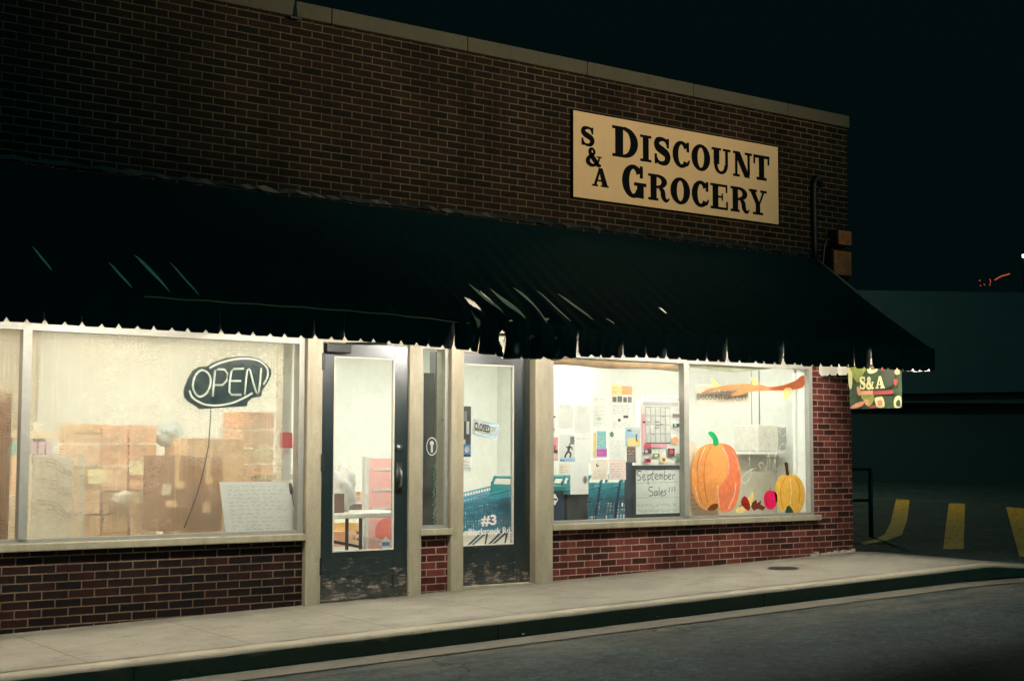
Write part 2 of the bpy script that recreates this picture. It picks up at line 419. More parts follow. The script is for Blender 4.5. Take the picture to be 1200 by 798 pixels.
def px2(pts, Y): return [(P(x, y, Y).x, P(x, y, Y).z) for x, y in pts]
def ftext(m, s, x0, x1, z0, z1, y, bold=0.0, slant=0.0):
    """text of the built-in font fitted into the rectangle, flat, facing the street"""
    cu = bpy.data.curves.new('t', 'FONT'); cu.body = s; cu.offset = bold; cu.resolution_u = 3
    o = bpy.data.objects.new('t', cu); COL.objects.link(o)
    dg = bpy.context.evaluated_depsgraph_get(); me = bpy.data.meshes.new_from_object(o.evaluated_get(dg))
    xs = [v.co.x for v in me.vertices]; ys = [v.co.y for v in me.vertices]
    sx = (x1-x0)/(max(xs)-min(xs)); sy = (z1-z0)/(max(ys)-min(ys))
    m.mesh([(x0+(v.co.x-min(xs))*sx, y, z0+(v.co.y-min(ys))*sy+slant*(v.co.x-min(xs))*sx) for v in me.vertices], [tuple(p.vertices) for p in me.polygons])
    bpy.data.objects.remove(o); bpy.data.curves.remove(cu); bpy.data.meshes.remove(me)

# ------------------------------------------------------------------ slab-serif capitals, drawn by hand
def ring(cx, cz, rx, rz, sw, hw, a0, a1, n=22):
    o = ell(cx, cz, rx, rz, n, a0, a1); i = ell(cx, cz, rx-sw, rz-hw, n, a0, a1)
    if a1-a0 >= 360: return [[o[k], o[(k+1) % n], i[(k+1) % n], i[k]] for k in range(n)]
    return [[o[k], o[k+1], i[k+1], i[k]] for k in range(n-1)]
def rc(x0, x1, z0, z1): return [[(x0, z0), (x1, z0), (x1, z1), (x0, z1)]]
def strk(pts, ws):
    p = catmull(pts, 5); w = [v[0] for v in catmull([(a,) for a in ws], 5)]
    L, Q = [], []
    for i in range(len(p)):
        a = p[max(i-1, 0)]; b = p[min(i+1, len(p)-1)]; dx, dz = b[0]-a[0], b[1]-a[1]; l = math.hypot(dx, dz) or 1
        L.append((p[i][0]-dz/l*w[i]/2, p[i][1]+dx/l*w[i]/2)); Q.append((p[i][0]+dz/l*w[i]/2, p[i][1]-dx/l*w[i]/2))
    return [[Q[i], Q[i+1], L[i+1], L[i]] for i in range(len(p)-1)]
def glyph(c):
    if c == 'I': return .55, [rc(.13, .42, .1, .9), rc(0, .55, 0, .1), rc(0, .55, .9, 1)]
    if c == 'D': return .98, [rc(.11, .41, .1, .9), rc(0, .45, 0, .1), rc(0, .45, .9, 1), ring(.45, .5, .53, .5, .29, .12, -90, 90)]
    if c == 'O': return .9, [ring(.45, .5, .45, .52, .29, .13, 0, 360, 40)]
    if c == 'C': return .86, [ring(.45, .5, .45, .52, .29, .14, 34, 322, 34), rc(.71, .84, .62, 1.0), strk([(.70, .12), (.76, .16), (.82, .24), (.85, .32)], [.14, .13, .1, .06])]
    if c == 'G': return .98, [ring(.45, .5, .45, .52, .29, .14, 34, 322, 34), rc(.71, .84, .62, 1.0), rc(.60, .87, .0, .38), rc(.48, .98, .37, .48)]
    if c == 'U': return .98, [rc(.10, .39, .36, .9), rc(.70, .85, .36, .9), rc(0, .49, .9, 1), rc(.58, .98, .9, 1), ring(.48, .36, .36, .38, .18, .12, 180, 360)]
    if c == 'N': return 1.02, [rc(.11, .24, .1, .9), rc(.78, .91, .1, .9), [[(.04, 1), (.37, 1), (.92, 0), (.62, 0)]], rc(0, .36, 0, .1), rc(0, .07, .9, 1), rc(.64, 1.02, .9, 1)]
    if c == 'T': return .92, [rc(.31, .61, .1, .88), rc(0, .92, .88, 1), rc(0, .11, .64, .88), rc(.81, .92, .64, .88), rc(.17, .75, 0, .12)]
    if c == 'R': return 1.02, [rc(.11, .40, .1, .9), rc(0, .48, 0, .1), rc(0, .45, .9, 1), ring(.45, .735, .45, .265, .27, .115, -90, 90), rc(.37, .45, .47, .57),
                               strk([(.55, .5), (.68, .38), (.72, .18), (.82, .05), (.94, .06), (1.0, .16)], [.12, .22, .22, .16, .09, .05])]
    if c == 'E': return .88, [rc(.11, .40, .1, .9), rc(0, .86, .9, 1), rc(0, .88, 0, .1), rc(.37, .56, .46, .54), rc(.77, .86, .68, .9), rc(.79, .88, .1, .34), rc(.56, .63, .36, .64)]
    if c == 'Y': return 1.02, [rc(.38, .64, .1, .44), rc(.22, .80, 0, .1), [[(.08, .9), (.37, .9), (.64, .42), (.38, .42)]], [[(.76, .9), (.88, .9), (.62, .40), (.52, .40)]], rc(0, .46, .9, 1), rc(.64, 1.02, .9, 1)]
    if c == 'A': return 1.0, [[[(.40, .98), (.54, 1.0), (.27, .1), (.10, .1)]], [[(.37, 1), (.62, 1), (.93, .1), (.60, .1)]], rc(.28, .68, .28, .37), rc(0, .36, 0, .1), rc(.52, 1, 0, .1)]
    if c == 'S': return .80, [strk([(.66, .76), (.58, .91), (.40, .96), (.2, .9), (.15, .74), (.24, .61), (.42, .52), (.6, .42), (.67, .26), (.58, .09), (.38, .04), (.2, .1), (.12, .26)],
                                  [.1, .13, .15, .22, .26, .3, .31, .3, .26, .21, .15, .13, .1]), rc(.62, .73, .64, 1.0), rc(.05, .16, 0, .38)]
    if c == '&': return 1.0, [strk([(.86, .5), (.78, .26), (.58, .06), (.32, .04), (.14, .2), (.2, .42), (.42, .58), (.54, .76), (.44, .93), (.31, .9), (.27, .75), (.38, .54), (.6, .27), (.78, .07), (.96, .06)],
                                  [.1, .12, .15, .22, .26, .22, .15, .17, .14, .17, .21, .27, .29, .24, .13]), rc(.68, 1.0, .48, .56)]
def slab(m, c, x0, x1, z0, z1, y):
    w, pcs = glyph(c)
    for g in pcs:
        m.eps += 1
        yy = y-.00025*(m.eps % 12)
        for q in g: m.flat([(x0+a/w*(x1-x0), z0+b*(z1-z0)) for a, b in q], yy)

# ================================================================== THE GROUND
def swz(X): return H-1.491+.0239*min(X, 13.6)-.07*max(0, min(X, 16)-13.6)        # top of the pavement at the wall
CR = -.022                                                                        # cross fall toward the road
def ground_strip(name, x0, x1, y0, y1, fz, mat, nx=60, ny=1, label=None):
    m = MB().mat(mat)
    xs = [x0+(x1-x0)*i/nx for i in range(nx+1)]; ys = [y0+(y1-y0)*j/ny for j in range(ny+1)]
    m.mesh([(x, y, fz(x, y)) for y in ys for x in xs], [(j*(nx+1)+i, j*(nx+1)+i+1, (j+1)*(nx+1)+i+1, (j+1)*(nx+1)+i) for j in range(ny) for i in range(nx)])
    return tag(m.build(name), kind='structure')
KY = -1.83; KT = -1.68                     # kerb face and its joint with the pavement
def khgt(X): return .15 if X < 12.6 else max(.0, .15-.06*(X-12.6))
def kz(X): return swz(X)-.034
def rz(X, y): return H-1.491+.0239*min(X, 13.0)-.004*max(0, X-13)-.19-.012*(abs(y-KY)-.3)*(1 if y < -2.1 else 0)
# pavement
m = MB().mat('sidewalk_concrete')
xs = [-9+.5*i for i in range(45)]+[13.55]
xs = [x for x in xs if x <= 13.55]
m.mesh([(x, .1, swz(x)) for x in xs]+[(x, KT, swz(x)-.03) for x in xs], [(len(xs)+i, len(xs)+i+1, i+1, i) for i in range(len(xs)-1)])
e1 = [(13.55, .1), (14.3, .25), (14.5, -.45), (14.72, -1.35), (14.75, KT), (13.55, KT)]
m.face([(x, y, swz(x)+(-.03*(y-.1)/(KT-.1) if y < .1 else 0)) for x, y in e1[::-1]])
tag(m.build('sidewalk'), kind='structure')
# kerb with worn, rounded nose
m = MB().mat('kerb_concrete')
prof = lambda X: [(KT, kz(X)+.004-.0), (KT-.10, kz(X)+.002), (KT-.135, kz(X)-.008), (KY, kz(X)-.03), (KY-.008, kz(X)-khgt(X)-.06)]
xs = [-9+.15*i for i in range(166)]
jt = R.uniform(0, 1)
vs = []
for x in xs:
    for y, z in prof(x): vs.append((x, y+R.uniform(-.003, .003), z+R.uniform(-.002, .002)))
m.mesh(vs, [(5*i+j, 5*i+j+1, 5*(i+1)+j+1, 5*(i+1)+j) for i in range(len(xs)-1) for j in range(4)])
concrete('kerb_face_shade', srgb(100, 92, 78), speck=.5)  # darker kerb concrete: shade of the street-facing side put into the colour
m.mats.append('kerb_face_shade'); m.mi = [1 if k % 4 == 3 else 0 for k in range(len(m.f))]
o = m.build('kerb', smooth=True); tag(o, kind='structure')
m = MB().mat('dark_metal')
for x in (-2.1, .95, 4.0, 7.05, 10.1, 13.15):
    m.box(x-.004, x+.004, KY-.0105, KY-.004, kz(x)-khgt(x)-.03, kz(x)-.03)
tag(m.build('kerb_joint'), kind='structure')
m = MB().mat('dark_metal'); xs2 = [-9+.25*i for i in range(92)]
m.mesh([(x, KT+.012+R.uniform(-.004, .004), swz(x)-.026) for x in xs2]+[(x, KT-.004+R.uniform(-.003, .003), swz(x)-.026) for x in xs2], [(len(xs2)+i, len(xs2)+i+1, i+1, i) for i in range(len(xs2)-1)])
tag(m.build('kerb_seam'), kind='structure')
ground_strip('gutter', -9, 15.5, -2.16, KY+.02, lambda x, y: rz(x, -2)+.004+.02*max(0, (y+2.0)), 'gutter_concrete', 50)
ground_strip('road', -60, 70, -45, KY+.05, lambda x, y: rz(x, y), 'asphalt', 130, 12)
LZ = lambda x, y: H-1.262+.05*max(0, y)*.8-.012*max(0, x-16)*0
ground_strip('parking_lot', 13.6, 75, KY+.05, 60, lambda x, y: LZ(x, y) if y > -1.2 else H-1.30, 'lot_asphalt', 60, 50)
ground_strip('ground', -300, 300, -300, 300, lambda x, y: H-3.4, 'lot_asphalt', 2, 2)
def lotp(x, y):                              # reference point on the sloping lot
    d = ray(x, y); sl = .04; z0 = -1.262
    t = (z0-sl*D)/(d.z-sl*d.y)
    q = Vector((t*d.x, t*d.y-D, 0)); q.z = LZ(q.x, q.y)+.006
    return q
concrete('lot_seam', srgb(92, 88, 70))
def stripe(L, Rr, mt='yellow_paint'):
    m = MB().mat(mt); a = [lotp(*p) for p in L]; b = [lotp(*p) for p in Rr]; n = len(a)
    m.mesh(a+b, [(i, n+i, n+i+1, i+1) for i in range(n-1)])
    tag(m.build('parking_stripe'), kind='structure')
stripe([(1008, 636.5), (1026, 632), (1037, 626), (1044, 612), (1050, 585)], [(1013, 638.5), (1040, 633.5), (1057, 627), (1063, 610), (1066, 586)])
stripe([(1105, 647), (1108, 620), (1112, 590)], [(1129, 648), (1130, 620), (1131, 590)])
stripe([(1000, 583), (1090, 588), (1180, 592.5)], [(1000, 583.6), (1090, 588.5), (1180, 593)], 'lot_seam')
stripe([(1195, 656), (1187, 625), (1179, 594)], [(1222, 658), (1211, 626), (1201, 596)])

# ================================================================== THE SHOP
shop = empty('grocery_building', (5, 0, swz(5)), 'dark brick single storey grocery with lit shop front', 'shop building')
XL, XR, YB = -7.0, 13.54, 8.0
ZH = H+1.0           # underside of the wall over the shop front
m = MB().mat('brick_dark')
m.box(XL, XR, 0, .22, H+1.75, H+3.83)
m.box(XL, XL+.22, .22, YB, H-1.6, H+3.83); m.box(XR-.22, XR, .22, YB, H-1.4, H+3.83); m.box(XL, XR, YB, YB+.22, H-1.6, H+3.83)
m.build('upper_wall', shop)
m = MB().mat('trim_cream'); m.box(XL, 12.86, .0, .2, H+.985, H+1.748); m.build('header_trim', shop)
m = MB().mat('coping_concrete')
x = XL
while x < XR:
    w = min(1.5, XR+.02-x); m.box(x, x+w-.006, -.035, .26, H+3.832, H+3.975, .008); x += 1.5
m.build('coping', shop)
m = MB().mat('dark_metal'); a = P(346, 22, -.04)
m.tube([a, a+Vector((0, 0, .1)), a+Vector((.01, 0, .2))], [.025, .012, .004]); m.box(a.x-.06, a.x+.05, -.07, -.036, a.z-.012, a.z+.006); m.build('roof_bracket', shop)
m = MB().mat('ceiling_tile'); m.box(XL, XR, .22, YB, H+1.62, H+1.75); m.build('ceiling', shop)
m = MB().mat('shop_floor'); m.box(XL+.225, XR-.225, .222, YB-.002, H-1.6, H-1.27); m.build('shop_floor', shop)
m = MB().mat('interior_white')
m.box(6.2, XR-.22, 6.6, 6.7, H-1.27, H+1.62); m.box(XR-.3, XR-.222, .222, 6.6, H-1.27, H+1.62); m.box(12.83, 12.8665, .064, .207, H-.785, H+1.0); m.box(12.80, XR-.31, .208, .24, H-1.27, H+1.62)
m.build('interior_wall', shop)
m = MB().mat('interior_cream'); m.box(XL+.222, 6.2, 6.62, 6.72, H-1.27, H+1.62); m.box(XL+.22, XL+.28, .2, 6.6, H-1.27, H+1.62); m.build('interior_wall', shop)
m = MB().mat('ceiling_tile'); m.box(XL+.3, 6.1, 4.3, 4.62, H+1.30, H+1.62); m.build('ceiling_beam', shop)
# knee walls: base follows the pavement
SB, ST = H-.785, H-.722
def knee(name, x0, x1, mat):
    m = MB().mat(mat)
    z0 = min(swz(x0), swz(x1))-.12
    m.box(x0, x1, .0, .2, z0, SB); m.mat('interior_white'); m.box(x0, x1, .204, .22, z0, SB)
    return m.build(name, shop)
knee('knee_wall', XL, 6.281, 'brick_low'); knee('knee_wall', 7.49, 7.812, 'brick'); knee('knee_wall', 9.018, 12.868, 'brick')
m = MB().mat('brick'); m.box(12.868, XR-.002, -.006, .205, H-1.4, H+1.749); m.build('brick_pier', shop)
m = MB().mat('mortar_white')            # rough mortar patch at the foot of the pier
for k in range(26):
    a = 12.8+k*.028; h_ = R.uniform(.012, .045)
    m.box(a, a+.03, -.03-R.uniform(0, .02), -.007, swz(a)-.02, swz(a)+h_)
m.build('mortar_patch', shop)
def sill(x0, x1, lab=None):
    m = MB().mat('jamb_paint'); m.box(x0, x1, -.07, .10, SB+.002, ST, .008); return m.build('window_sill', shop)
def window(x0, x1, mull, gm='window_glass', fr=.055, mat='frame_metal', zt=.985, zb=None):
    zb_ = ST if zb is None else zb
    m = MB().mat(mat); y0, y1 = -.01, .06
    m.box(x0, x0+fr, y0, y1, zb_, H+zt); m.box(x1-fr, x1, y0, y1, zb_, H+zt)
    m.box(x0+fr, x1-fr, y0+.002, y1, H+zt-fr, H+zt); m.box(x0+fr, x1-fr, y0+.002, y1, zb_, zb_+.03)
    for a in mull: m.box(a-.035, a+.035, y0-.012, y1, zb_+.03, H+zt-fr)
    f = m.build('window_frame', shop)
    edges = [x0+fr]+[v for a in mull for v in (a-.035, a+.035)]+[x1-fr]
    for k in range(0, len(edges), 2):
        g = MB().mat(gm); g.face([(edges[k], .02, zb_+.03), (edges[k+1], .02, zb_+.03), (edges[k+1], .02, H+zt-fr), (edges[k], .02, H+zt-fr)]); g.build('pane', f)
    return f
sill(XL, 6.279); sill(7.47, 7.83); sill(9.02, 12.93)
window(XL+.2, 6.279, [-3.2, .3, 3.83]); wr = window(9.019, 12.866, [10.87]); ws = window(7.488, 7.81, [], 'dirty_glass', .04)
def pilaster(x0, x1, y0=-.055):
    m = MB().mat('jamb_paint'); m.box(x0, x1, y0, .2, swz(x0)-.05, H+1.28, .006); return m.build('pilaster', shop)
pilaster(6.283, 6.434); pilaster(7.348, 7.486); pilaster(7.814, 7.957); pilaster(8.80, 9.015, -.07)
# ---- doors
def door(x0, x1, gx0, gx1, gzb, gzt, zt, y0=-.03):
    zb = swz(x0)+.015; y1 = y0+.05
    m = MB().mat('door_paint')
    m.box(x0, gx0, y0, y1, zb, zt, .004); m.box(gx1, x1, y0, y1, zb, zt, .004)
    m.box(gx0, gx1, y0+.001, y1, gzt, zt, .003)
    zm = zb+(gzb-zb)*.5
    m.box(gx0, gx1, y0+.001, y1, gzb-.06, gzb, .003)
    m.box(gx0, gx1, y0+.006, y1-.002, zm+.012, gzb-.06); m.box(gx0, gx1, y0+.001, y1, zm-.012, zm+.012); m.box(gx0, gx1, y0+.008, y1-.002, zb+.05, zm-.012); m.box(gx0, gx1, y0+.001, y1, zb, zb+.05, .003)
    d = m.build('door', shop)
    g = MB().mat('window_glass'); g.face([(gx0, y0+.025, gzb), (gx1, y0+.025, gzb), (gx1, y0+.025, gzt), (gx0, y0+.025, gzt)]); g.build('pane', d)
    b = MB().mat('white_frame'); w = .012
    b.box(gx0, gx0+w, y0-.004, y0+.02, gzb, gzt); b.box(gx1-w, gx1, y0-.004, y0+.02, gzb, gzt); b.box(gx0+w, gx1-w, y0-.004, y0+.02, gzt-w, gzt); b.box(gx0+w, gx1-w, y0-.004, y0+.02, gzb, gzb+w)
    b.build('glazing_bead', d)
    return d
dz = H+.955
d1 = door(6.446, 7.346, P(389, 500).x, P(460, 500).x, P(425, 645).z, P(425, 419).z, dz)
d1['label'] = 'black glazed door with a pull handle at its right edge'
m = MB().mat('steel'); a = P(467, 524, -.03)
m.tube([(a.x, -.031, a.z), (a.x, -.055, a.z)], .028, 14); m.tube([(a.x, -.055, a.z), (a.x, -.06, a.z)], .014, 10); m.build('lock', d1, True)
m = MB().mat('dark_metal'); a = P(467, 560, -.03)
m.box(a.x-.03, a.x+.035, -.036, -.03, a.z-.14, a.z+.14)
m.mat('steel'); m.tube(catmull([(a.x, -.036, a.z+.085), (a.x, -.075, a.z+.06), (a.x, -.085, a.z), (a.x, -.075, a.z-.06), (a.x, -.036, a.z-.085)], 5), .010, 8); m.build('handle', d1, True)
for zz in (P(374, 424).z, P(374, 542).z, P(374, 663).z):
    m = MB().mat('dark_metal'); m.tube([(6.44, -.045, zz-.075), (6.44, -.045, zz+.075)], .02, 10); m.box(6.41, 6.446, -.05, -.032, zz-.06, zz+.06); m.build('hinge', d1)
m = MB().mat('dark_metal'); a = P(392, 408, -.03)
m.box(6.452, 6.70, -.10, -.031, H+.86, H+.945, .01); m.tube([(6.66, -.07, H+.95), (6.9, -.10, H+.962), (7.1, -.05, H+.965)], .01, 6); m.build('door_closer', d1)
d2 = door(7.965, 8.796, 7.985, P(603, 500).x, P(570, 639).z, P(570, 427).z, H+.93, .015)
d2['label'] = 'black glazed door with peeling paint and shop lettering low on its glass'
m = MB().mat('paper_white')
ftext(m, '#3', *[P(v, 608, .03).x for v in (564, 582)], P(570, 616.5, .03).z, P(570, 603, .03).z, .034, .03)
ftext(m, 'Blackstock Rd.', *[P(v, 620, .03).x for v in (549.5, 600)], P(575, 626, .03).z, P(575, 618.5, .03).z, .034, .02, .01)
m.build('glass_lettering', d2)
m = MB().mat('jamb_paint'); m.box(7.958, 8.80, -.02, .1, H+.932, H+.984); m.build('door_head', shop); m = MB().mat('jamb_paint'); m.box(7.958, 8.80, -.045, .12, swz(8)-.03, swz(8.4)+.02, .006); m.build('threshold', shop)
m = MB().mat('jamb_paint'); m.box(6.436, 7.346, -.02, .1, H+.958, H+.984); m.build('door_head', shop); m = MB().mat('jamb_paint'); m.box(6.44, 7.347, -.02, .12, swz(6.4)-.03, swz(6.4)+.012, .004); m.build('threshold', shop)
# sticker on the narrow side light
m = MB().mat('ink_light'); a = P(506, 523, .018)
for i in range(24):
    pass
oo = ell(a.x, a.z, .062, .086, 28); ii = ell(a.x, a.z, .053, .075, 28)
for i in range(28): m.flat([oo[i], oo[(i+1) % 28], ii[(i+1) % 28], ii[i]], .017)
m.flat(ell(a.x, a.z+.03, .024, .022, 14), .017); m.flat([(a.x-.012, a.z-.055), (a.x+.012, a.z-.055), (a.x+.012, a.z+.012), (a.x-.012, a.z+.012)], .0165)
o = m.build('oval_sticker', ws)
m = MB().mat('steel'); a = P(517, 493, .0); m.flat(ell(a.x, a.z, .014, .02, 12), -.014); m.build('screw_cap', ws)
# ---- painted autumn pictures on the right hand pane
YP = .026
def paint(name, label, calls):
    m = MB()
    for k, (mt, kind, *a) in enumerate(calls):
        m.mat(mt); y = YP-.0008*k-.0004      # each coat nearer the glass
        y = .019-.0006*k
        if kind == 'p': m.flat(px2(catmull(a[0], 6, True), .02), y)
        elif kind == 'q': m.flat(px2(a[0], .02), y)
        elif kind == 'e': m.flat(px2(ell(*a), .02), y)
        elif kind == 's':
            w = a[1] if len(a) > 1 else .008
            m.rib(px2(catmull(a[0], 6), .02), w, y)
    o = m.build(name, wr); o['label'] = label; return o
paint('painted_pumpkin', 'large orange pumpkin with green stem painted on the glass', [
    ('paint_orange', 'p', [(838, 519.5), (828, 520.5), (818, 527), (812, 543), (810.5, 560), (813, 580), (820, 593), (829, 598), (838, 594), (847, 600), (857, 598), (863, 590), (867, 573), (868, 556), (865, 537), (858, 524), (848, 519.5)]),
    ('paint_salmon', 'p', [(848, 521), (858, 525), (865, 538), (867.5, 556), (866.5, 573), (862, 590), (855, 598.5), (846, 599), (841, 586), (841, 575), (850, 560), (853, 543)]),
    ('paint_brown', 'p', [(829, 597), (834, 591), (840, 590), (841, 594), (836, 598)]),
    ('paint_rib', 's', [(833, 523), (826, 540), (825, 565), (829, 588)], .012), ('paint_rib', 's', [(822, 527), (817, 545), (818, 572), (823, 590)], .009),
    ('paint_white', 's', [(846, 524), (852, 534), (854, 550), (853, 556)], .009), ('paint_white', 's', [(858, 528), (863, 538), (866, 550)], .008),
    ('paint_white', 's', [(841, 569), (841, 580), (843, 594)], .010), ('paint_white', 's', [(862, 565), (860, 580), (853, 596)], .009),
    ('paint_white', 's', [(826, 524), (820, 538), (817, 556)], .008), ('paint_white', 's', [(814, 570), (819, 590), (828, 597)], .008),
    ('paint_green', 'p', [(833, 505.5), (837, 508), (841, 515), (841.5, 521), (836, 522), (834.5, 515), (829.5, 508.5), (830, 506)])])
paint('painted_pumpkin', 'small yellow pumpkin with brown stem painted on the glass', [
    ('paint_yellow', 'p', [(923, 556), (914, 558), (909, 568), (908, 580), (911, 593), (917, 599), (921, 596), (924, 592), (928, 597), (933, 601), (939, 597), (943, 585), (942, 570), (936, 559), (929, 556)]),
    ('paint_darkgreen', 'p', [(920, 600), (922, 594), (925, 592.5), (929, 598), (929, 601), (923, 602)]),
    ('paint_rib', 's', [(920, 559), (915, 572), (915, 586), (918, 596)], .010), ('paint_rib', 's', [(932, 560), (937, 573), (936, 590)], .010), ('paint_white', 's', [(926, 560), (927, 575), (926, 590)], .007),
    ('paint_stem', 'p', [(919, 542), (923, 542.5), (923.5, 550), (924.5, 556), (921, 556.5), (920, 549)])])
paint('painted_apple', 'magenta apple painted on the glass between the pumpkins', [
    ('paint_magenta', 'p', [(903, 574.5), (898, 576), (895, 583), (896, 591), (900, 596), (905, 596.5), (909, 592), (911, 584), (909, 576.5)]), ('paint_stem', 's', [(903, 575), (902.5, 570.5)], .008),
    ('paint_leaf_red', 's', [(898, 580), (897.5, 587), (900, 592)], .01)])
paint('painted_leaves', 'red, brown and yellow autumn leaves painted beside the large pumpkin', [
    ('paint_leaf_yellow', 'p', [(882, 576), (883, 584), (880, 592), (876, 597), (875, 590), (877, 583)]), ('paint_leaf_yellow', 'p', [(862, 599), (866, 593), (872, 592), (875, 596), (869, 601)]),
    ('paint_leaf_red', 'p', [(872, 581), (877, 586), (879, 594), (877, 598), (871, 594), (868, 588)]), ('paint_leaf_brown', 'q', [(881, 589), (886, 585), (887, 589.5), (892, 586), (891, 591), (897, 594), (894, 598), (888, 596), (883, 598), (880, 594)]),
    ('paint_leaf_brown', 's', [(866, 594), (872, 590), (878, 592)], .012)])
paint('painted_branch', 'brown branch with pale leaves painted across the top of the glass', [
    ('paint_branch', 'p', [(942, 440), (934, 445), (918, 451), (902, 453), (886, 450), (866, 450), (845, 452), (828, 457), (822, 461), (840, 457), (858, 458), (866, 457), (855, 464), (866, 463), (880, 459), (900, 458), (920, 458), (935, 456), (942, 452)]),
    ('paint_branch_dark', 'p', [(938, 441), (942, 441), (942, 452), (930, 456), (905, 457), (904, 454), (920, 451), (932, 446)]),
    ('paint_leaf_pale', 'p', [(833, 444), (838, 446), (842, 452), (836, 454)]), ('paint_leaf_pale', 'p', [(880, 442), (885, 444), (889, 450), (882, 451)]), ('paint_leaf_pale', 'p', [(920, 455), (927, 455), (926, 462), (919, 469), (918, 461)])])
paint('painted_script', 'thin white looping script painted on the glass', [
    ('paint_chalk', 's', [(889, 531), (880, 527), (878, 540), (880, 556), (873, 566), (869, 560), (877, 552), (887, 548)], .0055), ('paint_chalk', 's', [(893, 550), (889, 544), (894, 542), (896, 550), (898, 544)], .0045),
    ('paint_chalk', 's', [(898, 552), (901, 530), (902, 550)], .0045), ('paint_chalk', 's', [(905, 551), (910, 528), (908, 550), (914, 545)], .0045),
    ('paint_chalk', 's', [(919, 499), (913, 504), (917, 511), (922, 505), (917, 500)], .0045), ('paint_chalk', 's', [(916, 520), (921, 524), (916, 531), (913, 526), (918, 519), (924, 522)], .0045)])
m = MB().mat('paper_white'); a = P(650, 585, .02)
m.flat([(a.x-.045, a.z), (a.x, a.z-.06), (a.x+.045, a.z), (a.x, a.z+.06)], .0188); m.mat('navy_panel'); m.flat([(a.x-.03, a.z-.008), (a.x+.03, a.z-.008), (a.x+.03, a.z+.008), (a.x-.03, a.z+.008)], .0182)
m.build('diamond_sticker', wr)

# ================================================================== SIGN ON THE WALL
sign = empty('shop_sign', (10.84, -.02, P(671, 231).z), 'long tan signboard with dark slab serif lettering on the upper brick wall', 'shop sign')
tl = P(671, 129.5, -.03); br = P(912.3, 263.3, -.03); bl = P(672.3, 230.7, -.03); tr = P(911.7, 172.7, -.03)
sx0, sx1 = (tl.x+bl.x)/2, (tr.x+br.x)/2; sz1, sz0 = (tl.z+tr.z)/2, (bl.z+br.z)/2
m = MB().mat('sign_board'); m.box(sx0, sx1, -.03, -.002, sz0, sz1); m.build('board', sign)
m = MB().mat('letter_black'); w = .013
m.box(sx0-w, sx0, -.034, -.002, sz0-w, sz1+w); m.box(sx1, sx1+w, -.034, -.002, sz0-w, sz1+w); m.box(sx0, sx1, -.034, -.002, sz1, sz1+w); m.box(sx0, sx1, -.034, -.002, sz0-w, sz0); m.build('frame', sign)
def SGx(zx, zy): q = P(670+zx/4.8, 120+zy/4.8, -.031); return q
m = MB().mat('letter_black')
def word(items, topA, topB, botA, botB):
    za = (SGx(*topA).z+SGx(*topB).z)/2; zb = (SGx(*botA).z+SGx(*botB).z)/2
    for c, x0, x1 in items:
        fx = (x0+x1)/2; yy = topA[1]+(topB[1]-topA[1])*(fx-topA[0])/(topB[0]-topA[0]+1e-6)
        slab(m, c, SGx(x0, yy+60).x, SGx(x1, yy+60).x, zb, za, -.031)
word([('I', 385, 448), ('S', 460, 555), ('C', 567, 662), ('O', 673, 778), ('U', 787, 893), ('N', 907, 1013), ('T', 1022, 1112)], (415, 183), (1067, 303), (418, 338), (1085, 440))
word([('R', 430, 550), ('O', 555, 665), ('C', 675, 770), ('E', 780, 878), ('R', 893, 1000), ('Y', 997, 1097)], (470, 401), (1045, 497), (470, 553), (1050, 633))
word([('D', 228, 372)], (228, 130), (370, 152), (230, 303), (330, 318))
word([('G', 283, 420)], (330, 353), (400, 362), (330, 533), (400, 543))
word([('S', 50, 128)], (60, 134), (120, 146), (60, 240), (120, 250))
word([('&', 78, 168)], (85, 252), (160, 262), (85, 352), (160, 364))
word([('A', 115, 208)], (120, 366), (200, 376), (120, 470), (200, 482))
m.build('lettering', sign)

# ================================================================== AWNING
AX0, AX1, AD = -7.2, 12.97, 1.61
ZW, ZF = H+2.225, H+1.068
aw = empty('awning', (3, -.8, ZF-.2), 'long black vinyl awning with scalloped valance, torn above the doors', 'awning')
def sag(X): return -.055*math.exp(-((X-7.5)/1.0)**2)-.02*math.exp(-((X-9.3)/1.6)**2)
def canp(X, s):                     # s 0 at the wall .. 1 at the front edge
    y = -.012-(AD-.012)*s; z = ZW+(ZF-ZW)*s
    wv = .0075*math.sin(X*2*math.pi/.17)*(.45+.55*s)+.005*math.sin(X*7.1+3*s)
    dm = math.exp(-((X-7.55)/.55)**2)
    wv += dm*s**5*(.06*math.sin(X*17+2)+.05*math.sin(X*31+5*s))
    z += sag(X)*s+wv*.9-.035*math.sin(math.pi*s); y += -wv*.45+dm*s**6*.10
    return Vector((X, y, z))
def canpx(x, y):                    # reference point on the canopy slope -> (X, s)
    d = ray(x, y); n = Vector((0, (ZF-ZW), AD))  # plane through wall line and front edge
    p0 = Vector((0, 0, ZW-H-.02)); cam = Vector((0, -D, 0))
    t = (p0-cam).dot(n)/d.dot(n); q = cam+d*t
    return q.x, -q.y/AD
def lens(a, b, w):                  # test function for a slim slit between two points
    (x0, s0), (x1, s1) = canpx(*a), canpx(*b)
    def f(X, s):
        ax, as_ = (x1-x0), (s1-s0)*2.0; L2 = ax*ax+as_*as_
        t = ((X-x0)*ax+(s-s0)*2.0*as_)/L2
        if not 0 < t < 1: return False
        d = abs((X-x0)*as_-(s-s0)*2.0*ax)/math.sqrt(L2)
        return d < w*4*t*(1-t)*(.75+.5*t)
    return f
holes = [lens((545, 341.7), (566, 357.5), .034), lens((561.5, 333), (582, 352), .014), lens((769, 355), (780.5, 364.5), .016)]
xsA = []; x = AX0
